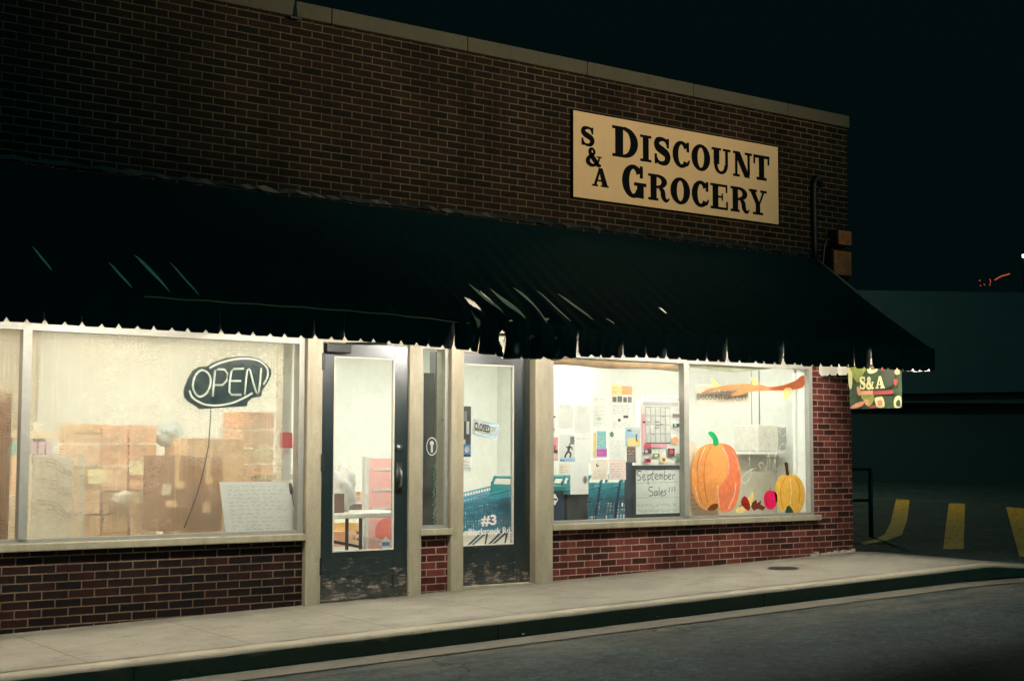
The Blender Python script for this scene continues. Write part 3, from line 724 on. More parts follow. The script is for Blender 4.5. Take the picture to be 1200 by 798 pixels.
while x < AX1-.001:
    xsA.append(x); x += .011 if (7.0 < x < 8.2 or 9.6 < x < 10.6) else .035
xsA.append(AX1)
ssA = [i/44 for i in range(20)]+[20/44+(1-20/44)*i/90 for i in range(91)]
m = MB().mat('awning_vinyl'); nX, nS = len(xsA), len(ssA)
vs = [canp(X, s) for s in ssA for X in xsA]; fs = []
for j in range(nS-1):
    for i in range(nX-1):
        cx, cs = (xsA[i]+xsA[i+1])/2, (ssA[j]+ssA[j+1])/2
        if (6.8 < cx < 8.4 or 9.4 < cx < 10.8) and any(h(cx, cs) for h in holes): continue
        fs.append(((j+1)*nX+i, (j+1)*nX+i+1, j*nX+i+1, j*nX+i))
m.mesh(vs, fs); can = m.build('canopy', aw, True)
# pleats raised over the ribs; the fold glints are put into their pale colour
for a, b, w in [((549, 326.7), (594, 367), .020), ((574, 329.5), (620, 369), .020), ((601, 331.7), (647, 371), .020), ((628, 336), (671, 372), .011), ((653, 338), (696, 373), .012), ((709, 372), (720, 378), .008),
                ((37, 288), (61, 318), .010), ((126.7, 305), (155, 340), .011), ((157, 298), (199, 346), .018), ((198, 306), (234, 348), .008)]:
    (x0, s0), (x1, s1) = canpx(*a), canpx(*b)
    m = MB().mat('glint_vinyl'); n = 18; vs = []
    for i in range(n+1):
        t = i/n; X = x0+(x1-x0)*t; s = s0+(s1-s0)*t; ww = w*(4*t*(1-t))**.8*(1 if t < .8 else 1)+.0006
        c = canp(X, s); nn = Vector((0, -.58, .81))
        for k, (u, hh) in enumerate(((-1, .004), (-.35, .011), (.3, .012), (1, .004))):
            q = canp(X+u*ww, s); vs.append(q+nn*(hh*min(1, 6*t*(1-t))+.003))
    m.mesh(vs, [(4*i+k, 4*i+k+1, 4*(i+1)+k+1, 4*(i+1)+k) for i in range(n) for k in range(3)]); m.build('glint_pleat', can, True)
# valance tabs
m = MB().mat('tape_tan')
m.tube([(4.1+.08*q, -AD-.024, ZF+.004+sag(4.1+.08*q)+.003*math.sin(q*1.3)) for q in range(36)], .0038, 5)
m.build('seam_glint', aw)  # tan tube drawn in place of light showing through the seam gaps
_ra, _rb = P(588, 374, -AD-.03), P(590.5, 410, -AD-.03)
def rent(v):                        # the long rip through the hanging edge
    t = (_ra.z-v.z)/(_ra.z-_rb.z)
    if not 0 < t < 1: return False
    return abs(v.x-(_ra.x+(_rb.x-_ra.x)*t)-.008*math.sin(t*17)) < .030*math.sin(math.pi*t)**.7
def valance(name, A, B, n, out, zt0, zb0, dmg=None):
    """row of tabs from A to B; out = outward unit vector"""
    m = MB().mat('awning_vinyl'); A, B = Vector(A), Vector(B); ax = (B-A)/n
    tl_ = [R.uniform(-.07, .05) for _ in range(n+1)]; dp_ = [R.uniform(-.010, .006) for _ in range(n+1)]; ti_ = [R.uniform(-.030, .012) for _ in range(n+1)]; lo_ = [R.uniform(-.06, .0) for _ in range(n+1)]
    for i in range(n):
        p0 = A+ax*i; K = 12; rows = 6; vs = []
        if dmg and 7.0 < p0.x < 7.9: K, rows = 30, 14
        slit = False
        for j in range(rows+1):
            for k in range(K+1):
                u = k/K; r = j/rows; q = p0+ax*(u+(u-.5)*.06*(1-r)); X = q.x
                dm = math.exp(-((X-7.55)/.6)**2) if dmg else 0
                sg = sag(X) if dmg else 0
                zt = zt0+sg+.045*dm+(.02 if not slit or k in (0, 1, K) or i % 3 == 2 else -.004); zb = zb0+sg*.5+dm*(lo_[i]*(1-u)+lo_[i+1]*u-.02)
                z = zt+(zb-zt)*r
                if j == rows: z += .032*max(0, 1-u*12/1.0)+.032*max(0, 1-(1-u)*12/1.0)+.024*max(0, 1-abs(u-.5)*12/1.0)+dp_[i]*(.4 if p0.x < 6.3 else 1)
                bul = .024*math.sin(math.pi*u)*r+(ti_[i]+tl_[i]*.5*(u-.5))*r*(.25 if p0.x < 6.3 else 1)+dm*(.05*math.sin(X*23)+.03*math.sin(X*51+3*r))*(.25+r)
                q = q+out*bul; q.z = z; vs.append(q)
        W_ = K+1
        m.mesh(vs, [((j+1)*W_+k, (j+1)*W_+k+1, j*W_+k+1, j*W_+k) for j in range(rows) for k in range(K) if not (dmg and rent(vs[j*W_+k]))])
    return m.build(name, aw, True)
nt = round((AX1-AX0)/.258)
valance('valance', (AX0, -AD-.016, 0), (AX1, -AD-.016, 0), nt, Vector((0, -1, 0)), ZF+.004, H+.842, True)
valance('valance', (AX1+.004, -AD, 0), (AX1+.004, -.02, 0), 6, Vector((1, 0, 0)), ZF+.004, H+.862)
m = MB().mat('awning_vinyl'); m.mesh([(AX1, -.012, ZW), (AX1, -AD, ZF), (AX1, -.012, ZF)], [(0, 1, 2)]); m.build('end_panel', aw)
m = MB().mat('galvanised')
X = AX0+.3
while X < AX1:
    m.tube([(X, -.03, ZW-.07), (X, -AD+.03, ZF-.10)], .014, 6); m.tube([(X, -.02, ZF-.05), (X, -AD+.03, ZF-.11)], .012, 6); X += 1.55
m.tube([(AX0, -AD+.03, ZF-.105), (AX1-.02, -AD+.03, ZF-.105)], .014, 6); m.build('awning_frame', aw)
m = MB().mat('galvanised')          # ragged flashing strip where the awning meets the brick
vs = []; n = 260
for i in range(n+1):
    X = AX0+(AX1-.1-AX0)*i/n
    vs += [(X, -.024+R.uniform(-.006, .004), ZW+.055+R.uniform(-.012, .012)), (X, -.03+R.uniform(-.008, .004), ZW+.02+R.uniform(-.01, .01))]
m.mat('dark_metal'); m.mesh(vs, [(2*i, 2*i+1, 2*i+3, 2*i+2) for i in range(n)]); m.build('flashing', aw)
# torn flaps at the damaged bay
def flap(pts, mat, Y):
    m = MB().mat(mat); m.fpx(pts, Y); return m.build('torn_flap', aw)
0 and flap([(585, 372), (588, 377), (591, 390), (592, 402), (590.5, 409), (586.5, 409.5), (588, 402), (586, 390)], 'vinyl_white', -1.66)
flap([(551.5, 362), (556, 370), (562.5, 375), (563, 381), (560, 385), (558, 377)], 'cardboard', -1.66)
flap([(539, 371), (541, 360), (549, 361), (552, 372), (546, 380), (540, 395), (536, 392)], 'glint_vinyl' if False else 'awning_vinyl', -1.67)

# fluorescent fittings beneath the awning
def tubefit(x0, x1, y, z, label):
    t = empty('fluorescent_light', ((x0+x1)/2, y, z), label, 'light fitting', 'light fittings under the awning')
    m = MB().mat('white_frame'); m.box(x0, x1, y-.05, y+.05, z+.025, z+.055, .004); m.build('housing', t)
    m = MB().mat('tube_lamp'); m.tube([(x0+.03, y, z), (x1-.03, y, z)], .018, 8); m.build('lamp_tube', t)
    for xa in (x0, x1-.03): m = MB().mat('white_frame'); m.box(xa, xa+.03, y-.025, y+.025, z-.02, z+.025); m.build('lamp_holder', t)
FITS = [(1.6, 2.8), (3.8, 5.0), (5.8, 7.0), (7.8, 8.85), (10.0, 11.2), (11.65, 12.85)]
for k, (a, b) in enumerate(FITS):
    tubefit(a, b, -1.30, H+1.10, ['fluorescent tube fitting under the awning left of the neon sign', 'fluorescent tube fitting under the awning above the neon sign', 'fluorescent tube fitting under the awning above the door with the pull handle', 'fluorescent tube fitting under the awning above the left end of the poster window', 'fluorescent tube fitting under the awning above the whiteboard', 'fluorescent tube fitting under the awning above the painted pumpkins'][k])

# ================================================================== BANNER, METER BOXES, RAIL
def PX(x, y, X):
    d = ray(x, y); t = X/d.x
    return Vector((X, t*d.y-D, t*d.z+H))
BX = 12.93
def turn(m):                        # from the drawing plane to the plane of the awning's end
    for v in m.v:
        u = (v.x-fx0)/(fx1-fx0); v.x, v.y = BX+(v.y-YF), by0+(by1-by0)*u
    return m
by0, by1 = PX(995.5, 450, BX).y, PX(1056.5, 450, BX).y
fl = empty('hanging_banner', (BX, (by0+by1)/2, PX(1025, 479, BX).z), 'green printed cloth banner with cream initials hanging under the awning end', 'banner')
YF = -.3; fx0, fx1 = 0.0, by0-by1
m = MB().mat('flag_green')
n = 16; top = (PX(995, 429.5, BX).z+PX(1056, 430, BX).z)/2+.01; bot = (PX(995, 478.5, BX).z+PX(1057, 479, BX).z)/2
fy = lambda u, v: YF+.012*math.sin(u*9)*v
m.mesh([(fx0+(fx1-fx0)*i/n, fy(i/n, j/8), top+(bot-top)*j/8) for j in range(9) for i in range(n+1)], [((j+1)*(n+1)+i, (j+1)*(n+1)+i+1, j*(n+1)+i+1, j*(n+1)+i) for j in range(8) for i in range(n)])
turn(m).build('cloth', fl, True)
def fz(zx, zy): return (fx0+(fx1-fx0)*(zx-100)/770, top+(bot-top)*(zy-100)/615)
m = MB(); k = 0
def fshape(mat, pts, sm=True):
    global k
    k += 1; m.mat(mat); pp = catmull(pts, 5, True) if sm else pts; m.flat([fz(*p) for p in pp], YF-.016-.0006*k)
fshape('flag_dark', [(560, 180), (780, 160), (800, 300), (720, 420), (600, 420)])
fshape('flag_lime', [(120, 110), (380, 110), (330, 200), (250, 330), (170, 250)])
fshape('flag_cream', [(100, 130), (150, 170), (160, 320), (140, 420), (105, 380)]); fshape('flag_lime', [(300, 130), (350, 110), (320, 190), (275, 245), (265, 215)])
fshape('flag_cream', [(390, 120), (420, 105), (450, 150), (500, 155), (530, 105), (555, 110), (530, 180), (460, 210), (400, 195)]); fshape('ink_brown', [(440, 105), (520, 105), (500, 145), (460, 145)])
fshape('flag_red', [(590, 130), (630, 110), (660, 140), (640, 180), (605, 170)]); fshape('flag_salmon', [(660, 130), (720, 110), (765, 105), (740, 140)])
fshape('flag_salmon', [(800, 140), (850, 130), (860, 240), (800, 230)]); fshape('flag_red', [(775, 310), (830, 320), (815, 390), (790, 400)])
fshape('flag_salmon', [(230, 400), (270, 400), (290, 500), (250, 515)]); fshape('flag_salmon', [(280, 455), (470, 455), (470, 520), (290, 520)], False); fshape('flag_red', [(472, 462), (770, 458), (770, 515), (472, 520)], False)
fshape('flag_lime', [(300, 520), (480, 520), (470, 620), (400, 680), (330, 600)])
fshape('flag_salmon', [(140, 680), (200, 640), (320, 605), (330, 650), (250, 695), (150, 705)]); fshape('flag_salmon', [(340, 580), (400, 590), (420, 680), (360, 650)]); fshape('flag_red', [(430, 680), (510, 670), (510, 705), (430, 706)])
fshape('flag_cream', [(500, 570), (560, 550), (620, 560), (640, 690), (540, 700), (510, 640)]); fshape('flag_salmon', [(540, 610), (600, 600), (610, 670), (550, 680)])
fshape('flag_cream', [(780, 610), (820, 550), (880, 560), (885, 700), (790, 705)]); fshape('flag_dark', [(810, 640), (840, 600), (870, 620), (870, 690), (820, 690)])
for c, a, b in (('S', 285, 375), ('&', 380, 500), ('A', 520, 660)):
    m.mat('flag_cream'); x0, _ = fz(a, 0); x1, _ = fz(b, 0); slab(m, c, x0, x1, fz(0, 430)[1], fz(0, 255)[1], YF-.036)
turn(m).build('printed_picture', fl)
m = MB().mat('dark_metal'); m.tube([(BX, by0+.03, top+.008), (BX, by1-.03, top+.008)], .01, 6)
for y_ in (by0, by1): m.tube([(BX, y_, top), (BX, y_, ZF-.1)], .005, 5)
m.build('hanging_rod', fl)

def meter(x0, x1, z0, z1, d, label):
    t = empty('utility_box', ((x0+x1)/2, 0, z0), label, 'utility box', 'utility boxes at the wall corner')
    m = MB().mat('dark_metal'); m.box(x0, x1, -d, -.002, z0, z1, .008); m.build('housing', t)
    m = MB().mat('copper_metal'); m.box(x0+.012, x1-.012, -d-.012, -d-.001, z0+.012, z1-.012, .004)
    for i in range(5): m.box(x0+.05, x1-.05, -d-.018, -d-.013, z0+.05+i*(z1-z0-.1)/4-.004, z0+.05+i*(z1-z0-.1)/4+.004)
    m.build('cover', t)
q0, q1 = P(976, 292, -.16), P(998, 325, -.16); meter(q0.x, q1.x, q1.z, q0.z, .16, 'larger copper coloured utility box, lower of two by the wall corner')
q0, q1 = P(981.5, 268.5, -.15), P(998, 289.5, -.15); meter(q0.x, q1.x, q1.z, q0.z, .15, 'smaller copper coloured utility box, upper of two by the wall corner')
m = MB().mat('dark_metal'); a = P(953.5, 213, -.04); b = P(953, 302, -.04)
m.tube(catmull([(a.x+.16, -.02, a.z-.03), (a.x+.09, -.05, a.z+.02), (a.x, -.05, a.z-.03), (a.x, -.05, b.z)], 6), .03, 8)
tag(m.build('conduit_pipe', None, True), 'dark conduit pipe running down the brick near the wall corner', 'pipe')
m = MB().mat('galvanised'); pts = [P(x, y, -.05) for x, y in [(972, 280), (968, 283), (966, 292), (965, 305), (964, 316), (966, 324), (963, 330)]]
m.tube(catmull([tuple(p) for p in pts], 5), .007, 5); tag(m.build('cable', None, True), 'thin pale cable looping beside the utility boxes', 'cable')
# railing beyond the corner
bs = lotp(1021, 629); sc_ = (bs.y+D)
def rp(x, y): return P(x, y, bs.y)
rl = empty('pipe_railing', bs, 'dark pipe railing behind the corner of the shop', 'railing')
m = MB().mat('rail_paint'); m.tube([bs-Vector((0, 0, .05)), Vector((bs.x, bs.y, rp(1021, 550).z))], .032, 8); m.build('post', rl, True)
for y0, y1 in ((549.5, 557), (586, 590)):
    m = MB().mat('rail_paint'); a = rp(1021, y0); m.tube([(a.x, a.y, a.z), (a.x-2.2, a.y+.9, a.z-.02)], .022, 8); m.build('rail', rl, True)

# ================================================================== NEIGHBOUR, FAR LIGHTS
A_, B_ = Vector((29.6, 13.44, 0)), Vector((33.6, 11.1, 0)); ud = (B_-A_).normalized(); nd = Vector((ud.y, -ud.x, 0))
nb = empty('neighbouring_building', A_+Vector((0, 0, H-1)), 'dark flat fronted building across the parking lot', 'building')
L0, L1 = A_-ud*9, A_+ud*26
def slabwall(name, mat, z0, z1, off, par, z0b=None):
    m = MB().mat(mat); o0 = nd*off; bk = -nd*6
    if nd.y > 0: o0, bk = -o0, -bk
    zb2 = z0 if z0b is None else z0b
    c = [L0+o0, L1+o0, L1+bk, L0+bk]
    m.mesh([(c[0].x, c[0].y, z0), (c[1].x, c[1].y, zb2), (c[2].x, c[2].y, zb2), (c[3].x, c[3].y, z0)]+[(p.x, p.y, z1) for p in c], [(3, 2, 1, 0), (4, 5, 6, 7), (0, 1, 5, 4), (1, 2, 6, 5), (2, 3, 7, 6), (3, 0, 4, 7)])
    return m.build(name, par)
slabwall('fascia', 'teal_fascia', H+1.23, H+4.07, .6, nb, H+2.0)
slabwall('wall', 'dark_wall', H-2.4, H+3.9, 0, nb)
slabwall('fascia_trim', 'dark_wall', H+1.05, H+1.228, .5, nb, H+1.8)
# far red neon and a lamp
t = empty('distant_sign', P(1165, 345, 60), 'tiny red neon scribble glowing far off above the roofs', 'neon sign')
m = MB().mat('red_neon')
for pts in ([(1166, 328), (1170, 325.5), (1174, 323.5), (1178, 322.5), (1183, 321)], [(1160, 327), (1161, 330), (1160, 333)], [(1147.5, 329), (1149, 328.5)], [(1148.5, 335), (1149.5, 334.5)], [(1153, 333), (1154, 334)], [(1159.5, 334.5), (1160.5, 334)]):
    m = MB().mat('red_neon'); m.tube([P(x, y, 60) for x, y in pts], .05 if len(pts) > 3 else .03, 5); m.build('neon_tube', t)
m = MB().mat('dark_metal'); a = P(1165, 326, 60.3); m.tube([(a.x-1.5, 60.3, a.z-.2), (a.x+1.9, 60.3, a.z+.35)], .03); m.tube([(a.x, 60.3, a.z-.1), (a.x, 60.3, 0)], .06); m.build('sign_frame', t)
t = empty('distant_lamp', P(1199, 345, 58), 'small white lamp shining at the far right edge', 'street lamp')
m = MB().mat('white_lamp'); a = P(1199.5, 302, 58); m.tube([a, a+Vector((0, 0, .25))], [.10, .12], 10); m.build('bulb', t)
m = MB().mat('dark_metal'); m.tube([(a.x+.25, 58.2, a.z+.4), (a.x+.25, 58.2, 0)], .07); m.tube([a+Vector((0, 0, .27)), (a.x+.25, 58.2, a.z+.4)], .04); m.build('pole', t)

# ================================================================== PAVEMENT AND GUTTER BITS
a = G(918, 667, swz(11.2)-.013); m = MB().mat('dark_metal')
e = ell(a.x, a.y, .16, .16, 26); m.mesh([(x, y, swz(x)-.030*(-y/1.78)+.004) for x, y in e], [tuple(range(26))])
for k in (-.08, 0, .08):
    pass
tag(m.build('access_cover'), 'round dark access cover set in the pavement near the brick pier', 'access cover')
def litter(x, y, sz, mat, label, cat, name):
    d = ray(x, y); zz = rz(8, -2)
    for _ in range(6):
        t = (zz-H)/d.z; X = t*d.x; Yy = t*d.y-D; zz = rz(X, -2)+.016
    m = MB().mat(mat); a0 = R.uniform(0, 6); n = 9; vs = []
    for i in range(n):
        an = a0+2*math.pi*i/n; r = sz*R.uniform(.6, 1.1)
        vs.append((X+r*math.cos(an), Yy+r*.7*math.sin(an), zz+.012+R.uniform(0, sz*.6)))
    vs.append((X, Yy, zz+.008)); m.mesh(vs, [(i, (i+1) % n, n) for i in range(n)])
    return tag(m.build(name), label, cat)
litter(726, 727.5, .05, 'litter_white', 'crumpled pale paper scrap in the gutter beside brown leaves', 'litter', 'paper_scrap')
litter(742, 725, .055, 'leaf_litter', 'larger dry brown leaf against the kerb', 'leaf', 'fallen_leaf')
litter(733, 728.5, .035, 'leaf_litter', 'smaller dry brown leaf left of the larger one in the gutter', 'leaf', 'fallen_leaf')
litter(769, 724.5, .03, 'litter_white', 'tiny white flake lying alone in the gutter', 'litter', 'paper_scrap')
litter(929, 702, .06, 'litter_white', 'whitish rubble heap in the gutter near the brick pier', 'rubble', 'rubble')
litter(613, 745, .025, 'litter_white', 'small pale chip at the kerb in front of the doors', 'litter', 'paper_scrap')

# ================================================================== INSIDE THE LEFT WINDOW
m = MB().mat('shade_film')
n = 40; x0, x1 = XL+.3, P(331, 500, .1).x
m.mesh([(x0+(x1-x0)*i/n, .10+.006*math.sin(i*1.7), zz) for zz in (ST+.01, H+.98) for i in range(n+1)], [(i, i+1, n+2+i, n+1+i) for i in range(n)])
tag(m.build('window_shade', None, True), 'see through amber shade film hanging behind the left shop window', 'window shade')
# neon sign
ns = empty('neon_sign', P(266, 478, .05), 'dark oval neon sign reading OPEN in the left window', 'neon sign')
def N(zx, zy): return (210+zx/9.975, 405+zy/9.975)
outl = [(55, 540), (65, 480), (110, 370), (160, 290), (230, 250), (320, 245), (400, 195), (540, 145), (680, 128), (820, 128), (930, 155), (1020, 215), (1070, 280), (1075, 330), (1050, 400), (1000, 480), (965, 530), (960, 590), (850, 610), (800, 655), (790, 705), (600, 715), (240, 738), (200, 705), (110, 650), (65, 600)]
m = MB().mat('neon_back'); m.prism(px2([N(*p) for p in outl], .05), .045, .06); m.build('backing', ns)
m = MB().mat('clear_green'); m.prism(px2([N(p[0]-6, p[1]+5) for p in outl], .06), .0615, .066); m.build('edge_panel', ns)
def nt_(pts, smooth=True, closed=False):
    m = MB().mat('neon_tube_off'); pp = catmull(pts, 6, closed) if smooth else pts
    if closed: pp = pp+[pp[0]]
    m.tube([(*[P(*N(*p), .03).x], .032, P(*N(*p), .03).z) for p in pp], .0095, 8); return m
nt_([(285, 290), (350, 340), (368, 430), (330, 540), (250, 598), (190, 560), (160, 470), (185, 360), (235, 300)], True, True).build('letter_tube', ns, True)
nt_([(392, 595), (402, 470), (420, 290), (460, 275), (530, 280), (568, 330), (555, 410), (505, 460), (405, 462)], False).build('letter_tube', ns, True)
m = nt_([(755, 268), (640, 270), (610, 300), (590, 420), (585, 540), (610, 575), (725, 575)], False); q = [N(596, 415), N(720, 413)]; m.tube([(P(*c, .03).x, .032, P(*c, .03).z) for c in q], .0095, 8); m.build('letter_tube', ns, True)
nt_([(765, 575), (780, 420), (795, 280), (812, 268), (828, 290), (865, 430), (900, 545), (918, 560), (932, 540), (945, 420), (958, 262)], False).build('letter_tube', ns, True)
nt_([(355, 265), (450, 215), (600, 170), (760, 153), (900, 170), (990, 220), (1032, 280), (1030, 370), (985, 455)]).build('border_tube', ns, True)
nt_([(122, 525), (150, 600), (230, 660), (330, 695), (470, 698), (620, 670), (750, 615), (855, 555)]).build('border_tube', ns, True)
m = MB().mat('ink_black'); m.tube(catmull([tuple(P(x, y, .07)) for x, y in [(247, 479), (246, 500), (243, 530), (232, 575), (216, 618)]], 6), .0045, 5); m.build('power_cord', ns, True)
# handwritten card
def scribble(m, x0, x1, z, h, y, wd=.004, dens=.012):
    pts = []; x = x0
    while x < x1:
        wl = R.uniform(.03, .075); xe = min(x+wl, x1); pts = []
        while x < xe: pts.append((x, z+R.uniform(-h, h))); x += dens*R.uniform(.6, 1.3)
        if len(pts) > 2: m.rib(catmull(pts, 2), wd, y)
        x = xe+.016
card = empty('handwritten_notice', P(303, 628, .085), 'pale hand written card leaning on the sill of the left window', 'notice')
m = MB().mat('paper_grey'); cp = px2([(257, 564.5), (338.5, 564), (351, 627.5), (265, 628.5)], .075); m.prism(cp, .076, .08); m.build('card', card)
m = MB().mat('ink_light')
for i in range(12):
    t = (i+.7)/13; a = P(261.5+8.5*t, 567+60*t, .075); b = P(335+12*t, 566+60*t, .075)
    scribble(m, a.x+.03, (b.x-.04) if i not in (3, 7, 10) else a.x+.4+.1*(i == 3), a.z, .010, .0745, .0045)
m.build('handwriting', card)
m = MB().mat('ink_black'); m.tube([tuple(P(x, y, .07)) for x, y in [(340, 566), (341.5, 575), (342, 579)]], [.013, .016, .010], 7); m.tube([tuple(P(x, y, .07)) for x, y in [(342, 579), (346, 602), (350, 624)]], .004, 5)
tag(m.build('plug_cable', None, True), 'black cord with a plug dangling at the right side of the left window', 'cord')
# cartons etc.
def carton(x0, y0, x1, y1, Y, dep, mat, label, group='cartons stacked behind the left window', lid=True, cat='carton', name='carton', tape='pale_yellow'):
    a, b = P(x0, (y0+y1)/2, Y), P(x1, (y0+y1)/2, Y); zt = (P(x0, y0, Y).z+P(x1, y0, Y).z)/2; zb = (P(x0, y1, Y).z+P(x1, y1, Y).z)/2
    m = MB().mat(mat); m.box(a.x, b.x-.004, Y, Y+dep, zb, zt-.004, .004)
    if lid and mat.startswith('cardb'): m.mat('cardboard_dark' if mat.startswith('cardb') else 'peach_card'); m.box(a.x+.002, b.x-.006, Y-.003, Y-.0005, (zb+zt)/2-.004, (zb+zt)/2+.004)
    w_, h_ = b.x-a.x, zt-zb; rr = random.Random(label)
    if w_ > .14 and h_ > .08 and name == 'carton':
        m.mat('tape_tan'); c = a.x+w_*rr.uniform(.4, .6); m.flat([(c-.022, zb+h_*.62), (c+.022, zb+h_*.62), (c+.022, zt-.006), (c-.022, zt-.006)], Y-.0036)
        ik = rr.choice(['cardboard', 'orange_card', 'cardboard_dark', 'ink_light'])
        for q in range(rr.randint(1, 3)):
            u, v = rr.uniform(.06, .6), rr.uniform(.1, .7); ww, hh = rr.uniform(.12, .36)*w_, rr.uniform(.05, .16)*h_
            m.mat(rr.choice(['peach_light', 'paper_cream', ik, 'cardboard'])); m.flat([(a.x+u*w_, zb+v*h_), (a.x+u*w_+ww, zb+v*h_), (a.x+u*w_+ww, zb+v*h_+hh), (a.x+u*w_, zb+v*h_+hh)], Y-.0045-.0004*q)
        m.mat(ik); st = R.getstate()
        for q in range(rr.randint(2, 4)):
            z_ = zb+h_*rr.uniform(.12, .9); x_ = a.x+w_*rr.uniform(.06, .3); scribble(m, x_, min(b.x-.02, x_+w_*rr.uniform(.3, .65)), z_, .011, Y-.0062, .006, .02)
        R.setstate(st)
    return tag(m.build(name), label, cat, group)
def bigbox(x0, y0, x1, y1, Y, dep, label, mat='cardboard_dark'):
    carton(x0, y0, x1, y1, Y, dep, mat, label)
carton(187, 533, 226, 622, .22, .35, 'cardboard_dark', 'tall brown carton behind the film, left of its twin'); carton(227, 535, 261, 622, .24, .35, 'cardboard_dark', 'tall brown carton behind the film, right half partly behind the card')
carton(219, 513, 286, 640, .75, .5, 'cardboard', 'lighter brown carton standing behind the two tall cartons')
m = MB().mat('cardboard_dark'); m.prism(px2([(-40, 458), (14, 460), (12, 540), (9, 633), (-40, 634)], .14), .14, .155); tag(m.build('cardboard_sheet'), 'brown cardboard sheet propped at the left edge of the shop window', 'cardboard')
cn = ['left', 'middle', 'right']; rn = ['top', 'second', 'third', 'fourth', 'bottom']
for r_, (ya, yb) in enumerate(((497, 519), (520, 545), (546, 574), (575, 602), (603, 645))):
    for c_, (xa, xb) in enumerate(((88, 118), (119, 150), (151, 184))):
        carton(xa+R.uniform(0, 2), ya+R.uniform(-3, 2)*(r_ == 0), xb, yb, 1.0+R.uniform(0, .04), .4, ('orange_card' if r_ in (0, 1) and c_ > 0 else R.choice(['peach_card', 'peach_light', 'cardboard'])), '%s carton of the peach stack, %s column' % (rn[r_], cn[c_]))
for r_, (ya, yb, mt) in enumerate(((482, 502, 'orange_card'), (503, 524, 'peach_card'), (525, 543, 'peach_light'), (544, 566, 'peach_card'), (567, 640, 'peach_light'))):
    carton(284+r_*.6, ya, 322-r_*.4, yb, .9, .4, mt, '%s carton of the narrow stack near the white post' % rn[r_])
def cardpx(name, x0, y0, x1, y1, Y, mat, label, cat='card', group=None):
    m = MB().mat(mat); m.fpx([(x0, y0), (x1, y0+1), (x1+.5, y1), (x0+.5, y1)], Y); return tag(m.build(name), label, cat, group)
g_ = 'pale yellow price cards'
cardpx('price_card', 103, 549.5, 125, 567, .93, 'pale_yellow', 'pale yellow price card, leftmost on the peach cartons', 'price card', g_)
cardpx('price_card', 151, 540.5, 174, 556, .94, 'pale_yellow', 'pale yellow price card, highest on the peach cartons', 'price card', g_)
cardpx('price_card', 157, 576, 174, 589, .92, 'pale_yellow', 'pale yellow price card beside the crumpled white bag', 'price card', g_)
cardpx('price_card', 296, 524, 316, 538, .86, 'pale_yellow', 'pale yellow price card on the narrow stack near the white post', 'price card', g_)
cardpx('white_board', 257, 498, 287.5, 560, 1.4, 'paper_white', 'blank white sheet standing behind the brown cartons', 'sheet')
cardpx('red_card', 327.5, 506, 342.5, 525, .5, 'red_card', 'red card fixed on the white post', 'card')
def blob(name, cx, cy, rx, ry, Y, mat, label, cat, dep=.12):
    bm = bmesh.new(); bmesh.ops.create_icosphere(bm, subdivisions=3, radius=1); c = P(cx, cy, Y); sx = abs(P(cx+rx, cy, Y).x-c.x); sz = abs(P(cx, cy-ry, Y).z-c.z)
    for v in bm.verts:
        k_ = 1+.18*math.sin(v.co.x*5+v.co.z*7)+.1*math.sin(v.co.z*13+v.co.y*9); v.co = Vector((c.x+v.co.x*sx*k_, c.y+v.co.y*dep*k_, c.z+v.co.z*sz*k_))
    m = MB().mat(mat); bm.verts.index_update(); m.mesh([v.co.copy() for v in bm.verts], [tuple(v.index for v in f.verts) for f in bm.faces]); bm.free(); return tag(m.build(name, None, True), label, cat)
blob('plastic_bag', 197, 511, 16, 15, 1.2, 'pale_blue', 'pale blue plastic bag on top of the cartons', 'bag')
blob('plastic_bag', 143, 585, 12, 9, .85, 'paper_white', 'crumpled white bag hanging in front of the peach cartons', 'bag', .05)
blob('plastic_bag', 265, 523, 10, 8, 1.2, 'ink_light', 'grey wrapped bundle in front of the blank white sheet', 'bag', .08)
# wire rack with pegs
rk = empty('display_rack', P(62, 640, .7), 'white display rack with tiers of curved wire pegs', 'display rack')
m = MB().mat('paper_white'); m.prism(px2([(40, 532), (86, 533), (86, 634), (36, 634)], .75), .75, .77); m.build('back_panel', rk)
for k in range(3):
    m = MB().mat('ink_grey'); y = 536+k*25
    for j in range(3):
        m.tube(catmull([tuple(P(xx, yy, .72-.03*j)) for xx, yy in [(42+j*6, y+j*5), (58+j*3, y+1+j*5), (68, y+5+j*5), (76, y+13+j*3), (84, y+17+j*2)]], 4), .004, 5)
    m.build('wire_peg', rk)
m = MB().mat('paper_grey'); m.prism(px2([(92, 530), (99.5, 530), (98, 633), (91, 633)], .6), .6, .61); m.mat('ink_brown')
for k in range(9): a = P(95.5, 535+11*k, .597); m.flat(ell(a.x, a.z, .008, .01, 8), .597)
tag(m.build('peg_strip'), 'narrow white strip with a row of dark holes beside the rack', 'strip')
sh = empty('wall_shelf', P(40, 530, 2.4), 'cream wall shelf at the back left of the shop', 'shelf')
m = MB().mat('interior_cream'); a, b = P(-20, 507, 2.4), P(74, 509, 2.4); m.box(a.x, b.x, 2.2, 2.6, a.z-.05, a.z+.02); m.build('board', sh)
m = MB().mat('galvanised'); m.box(a.x+.2, a.x+.24, 2.3, 2.55, a.z-.3, a.z-.05); m.box(b.x-.24, b.x-.2, 2.3, 2.55, a.z-.3, a.z-.05); m.build('bracket', sh)
for k, (xx, mt, lb) in enumerate(((36, 'lilac', 'lilac packet, first of a row under the cream shelf'), (45, 'lilac', 'lilac packet in the middle of the row under the shelf'), (54, 'lilac', 'lilac packet at the right end of the row under the shelf'))):
    carton(xx, 517, xx+8, 532, 2.2, .1, mt, lb, 'packets under the cream shelf', False, 'packet', 'packet')
